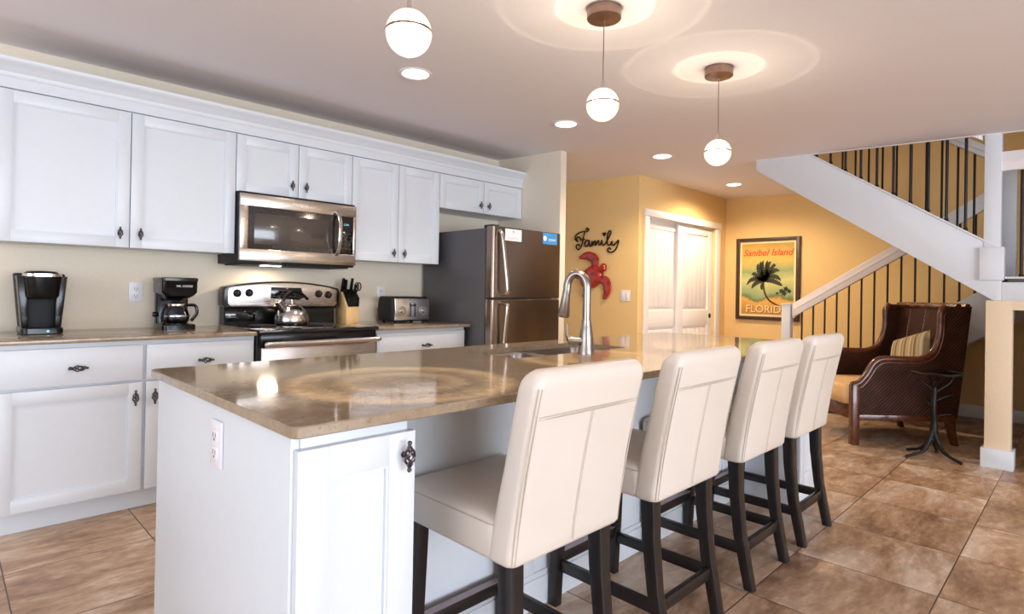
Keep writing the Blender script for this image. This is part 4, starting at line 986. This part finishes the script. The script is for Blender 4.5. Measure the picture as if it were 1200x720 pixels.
# landing
t = thing('stair_landing', 'stair landing with white fascia, tall white newel post and guard rail above the cream column', 'landing', (6.0, -0.3, 1.285))
mb = MB(); mb.box(5.092, 7.058, -1.2, 0.43, 1.20, 1.283); mb.build('deck', M['carpet'], t)
mb = MB(); mb.prism([(-1.2, 1.125), (0.43, 1.125), (0.43, 1.25), (-1.2, 1.25)], 'x', 5.046, 5.09, 0.003); mb.build('fascia', M['white'], t)
mb = MB(); mb.box(5.060, 5.08, -1.2, 0.40, 1.25, 1.272); mb.build('dark_wood_strip', M['darkwood'], t)  # dark wood strip set back between fascia and nosing
mb = MB(); mb.box(5.036, 5.08, -1.2, 0.415, 1.272, 1.287, 0.003); mb.build('nosing', M['white'], t)
mb = MB(); mb.box(5.17, 7.058, -1.2, 0.43, 1.13, 1.15); mb.build('soffit', M['ceiling'], t)
railing(t, 5.085, [0.335-0.108*i for i in range(14)], lambda y: 1.285, ((0.44, 1.998), (-1.19, 1.998)), 0.055, 0.13, lambda y: 2.0, 0.0095)
newel(t, 5.085, 0.483, 1.262, 2.268, 0.045, (1.262, 1.486))
newel(t, 6.08, 0.475, 1.283, 2.30, 0.045)
# column under the landing
t = thing('support_column', 'cream square column with white plinth under the stair landing', 'column', (5.115, 0.443, 0))
mb = MB(); mb.box(5.05, 5.18, 0.375, 0.512, 0.0, 1.126, 0.003); mb.build('shaft', M['cream_col'], t)
mb = MB(); mb.box(5.032, 5.198, 0.357, 0.53, 0.0, 0.13, 0.005); mb.build('plinth', M['white'], t)
mb = MB(); mb.box(5.05, 5.18, -1.2, 0.376, 1.065, 1.126); mb.build('header', M['cream_col'], t)

# ================================================================== ARMCHAIR AND SIDE TABLE
ax, ay, arz = 5.516, 1.25, PI/4
t = thing('wingback_armchair', 'dark woven rattan wingback armchair under the stairs', 'armchair', (ax, ay, 0), arz)
A = W(t)
def side_outline():
    top = bez([Vector((p_[0], p_[1], 0)) for p_ in ((0.40, 0.455), (0.345, 0.475), (0.285, 0.545), (0.235, 0.625), (0.165, 0.66), (0.0, 0.66), (-0.125, 0.665), (-0.215, 0.715), (-0.262, 0.82), (-0.275, 0.93), (-0.275, 1.02), (-0.31, 1.075))], 5)
    return [(p_.x, p_.y) for p_ in top]
so = side_outline()
poly = [(0.40, 0.21)]+so+[(-0.50, 1.075), (-0.40, 0.21)]
for s in (-1, 1):
    mb = MB(); mb.prism(poly, 'x', s*0.33-0.02, s*0.33+0.02, 0.005, m=A); sp_ = mb.build('side_panel', M['rattan'], t)
    mb = MB(); mb.tube([A @ Vector((s*0.33, a, b)) for a, b in so], 0.026, 10); mb.tube([A @ Vector((s*0.345, a-0.012, b-0.028)) for a, b in so[1:-2]], 0.012, 8); r_ = mb.build('arm_rail', M['rail'], sp_, 60); r_['label'] = 'polished mahogany arm rail'
    mb = MB(); mb.box(s*0.33-0.028, s*0.33+0.028, 0.352, 0.408, 0.0, 0.46, 0.006, m=A); mb.build('leg', M['rail'], t)
    mb = MB(); rs = []
    for z, y, h in ((0.25, -0.365, 0.028), (0.12, -0.375, 0.025), (0.0, -0.41, 0.02)): rs.append([A @ Vector((s*0.31+a, y+b, z)) for a, b in rrect(h, h, 0.005, 2)])
    mb.loft(rs); mb.build('leg', M['rail'], t)
    mb = MB(); mb.box(s*0.33-0.023, s*0.33+0.023, -0.39, 0.36, 0.19, 0.235, 0.005, m=A); mb.build('side_rail', M['rail'], t)
mb = MB(); mb.box(-0.31, 0.31, 0.365, 0.40, 0.19, 0.30, 0.006, m=A); mb.build('front_rail', M['rail'], t)
mb = MB()   # back panel, leaning
mb.prism([(-0.29, 0.30), (-0.395, 1.06), (-0.50, 1.075), (-0.40, 0.21)], 'x', -0.33, 0.33, 0.008, m=A); bp = mb.build('back_panel', M['rattan'], t)
mb = MB()
for q in (-0.18, 0.0, 0.18): mb.tube([A @ Vector((q, -0.295-0.10*u, 0.36+0.68*u)) for u in [i/8 for i in range(9)]], 0.006, 6)
mb.tube([A @ Vector((-0.345, -0.40, 1.072)), A @ Vector((0.345, -0.40, 1.072))], 0.024, 8); mb.tube([A @ Vector((-0.345, -0.47, 1.075)), A @ Vector((0.345, -0.47, 1.075))], 0.022, 8); mb.build('back_trim', M['rail'], bp)
mb = MB(); rs = []
for z, ins in ((0.30, 0.02), (0.31, 0.004), (0.36, 0.0), (0.42, 0.002), (0.445, 0.018), (0.455, 0.05)): rs.append([A @ Vector((a, 0.075+b, z)) for a, b in rrect(0.305-ins, 0.36-ins, 0.05, 5)])
mb.loft(rs); mb.build('seat_cushion', M['cushion'], t, 60)
mb = MB(); mb.box(-0.31, 0.31, -0.36, 0.37, 0.22, 0.30, m=A); mb.build('seat_deck', M['rattan'], t)
# striped pillow leaning against the back
pm = A @ Matrix.Translation((-0.06, -0.225, 0.645)) @ Matrix.Rotation(math.radians(16), 4, 'X') @ Matrix.Rotation(math.radians(18), 4, 'Y')
mb = MB(); n = 14; h = 0.205; gt, gb = [], []
for i in range(n+1):
    ra, rb = [], []
    for j in range(n+1):
        u, v = 2*i/n-1, 2*j/n-1; th = 0.058*(max(0, (1-u**4)*(1-v**4)))**0.55; pin = 1-0.07*(1-abs(u))*abs(v)**3; pin2 = 1-0.07*(1-abs(v))*abs(u)**3
        p_ = (h*u*pin, th, h*v*pin2*0.95); ra.append(mb.bm.verts.new((p_[0], th, p_[2]))); rb.append(mb.bm.verts.new((p_[0], -th, p_[2])))
    gt.append(ra); gb.append(rb)
for g in (gt, gb):
    for i in range(n):
        for j in range(n): mb.bm.faces.new((g[i][j], g[i+1][j], g[i+1][j+1], g[i][j+1]))
po = mb.build('throw_pillow', M['stripes'], None, 80); po.matrix_world = pm
tag(po, 'tan striped throw pillow propped in the rattan armchair', 'pillow')

# iron branch side table
tx, ty = 5.03, 0.79
t = thing('side_table', 'small black wrought iron branch side table beside the armchair', 'side table', (tx, ty, 0))
cr = Vector((0.708, -0.706, 0)); fw = Vector((0.706, 0.709, 0)); T_ = Vector((tx, ty, 0))
def tp(a, b, z): return T_+cr*a+fw*b+Vector((0, 0, z))
mb = MB(); mb.tube(bez([tp(0, 0, 0.13), tp(0.008, 0.005, 0.25), tp(-0.006, -0.004, 0.36), tp(0.004, 0.0, 0.46), tp(0, 0, 0.55)], 5), [0.024]*5+[0.02]*8+[0.016]*8, 9); st_ = mb.build('trunk', M['iron'], t, 60)
for (a, b, a2, b2) in ((-0.10, -0.02, -0.20, -0.01), (0.03, -0.10, 0.075, -0.17), (0.07, 0.06, 0.12, 0.13), (-0.03, 0.09, -0.06, 0.18)):
    mb = MB(); mb.tube(bez([tp(0, 0, 0.20), tp(a*0.5, b*0.5, 0.09), tp(a, b, 0.045), tp(a2, b2, 0.010)], 5), [0.016]*4+[0.013]*6+[0.010]*6, 8); mb.build('leg', M['iron'], t, 60)
for pts in ([(0.0, 0.0, 0.27), (0.06, 0.02, 0.30), (0.12, 0.0, 0.31)], [(0.0, 0, 0.40), (0.08, 0, 0.435), (0.15, 0.01, 0.445)], [(0, 0, 0.36), (-0.09, -0.03, 0.42), (-0.12, -0.06, 0.47)], [(0, 0, 0.46), (0.10, -0.02, 0.54), (0.13, -0.01, 0.60)], [(0, 0, 0.48), (-0.07, 0.05, 0.55), (-0.10, 0.08, 0.60)], [(0, 0, 0.5), (0.0, -0.06, 0.56), (0.0, -0.10, 0.60)], [(0, 0, 0.5), (0.02, 0.06, 0.56), (0.02, 0.13, 0.60)]):
    mb = MB(); mb.tube(bez([tp(*q) for q in pts], 5), [0.009]*4+[0.007]*4+[0.005]*3, 7); mb.build('branch', M['iron'], t, 60)
mb = MB(); mb.tube([tp(0.02+0.15*math.cos(a*PI/16), 0.15*math.sin(a*PI/16), 0.605+0.004*math.sin(a*1.3)) for a in range(32)], 0.008, 7, closed=True); mb.build('top_ring', M['iron'], t)
mb = MB(); mb.lathe([(0.0, 0.604), (0.146, 0.604), (0.148, 0.608), (0.146, 0.612), (0.0, 0.612)], *(T_+cr*0.02).to_2d(), 0, n=32); q = mb.build('glass_top', M['glass'], t); q['label'] = 'round clear glass top'
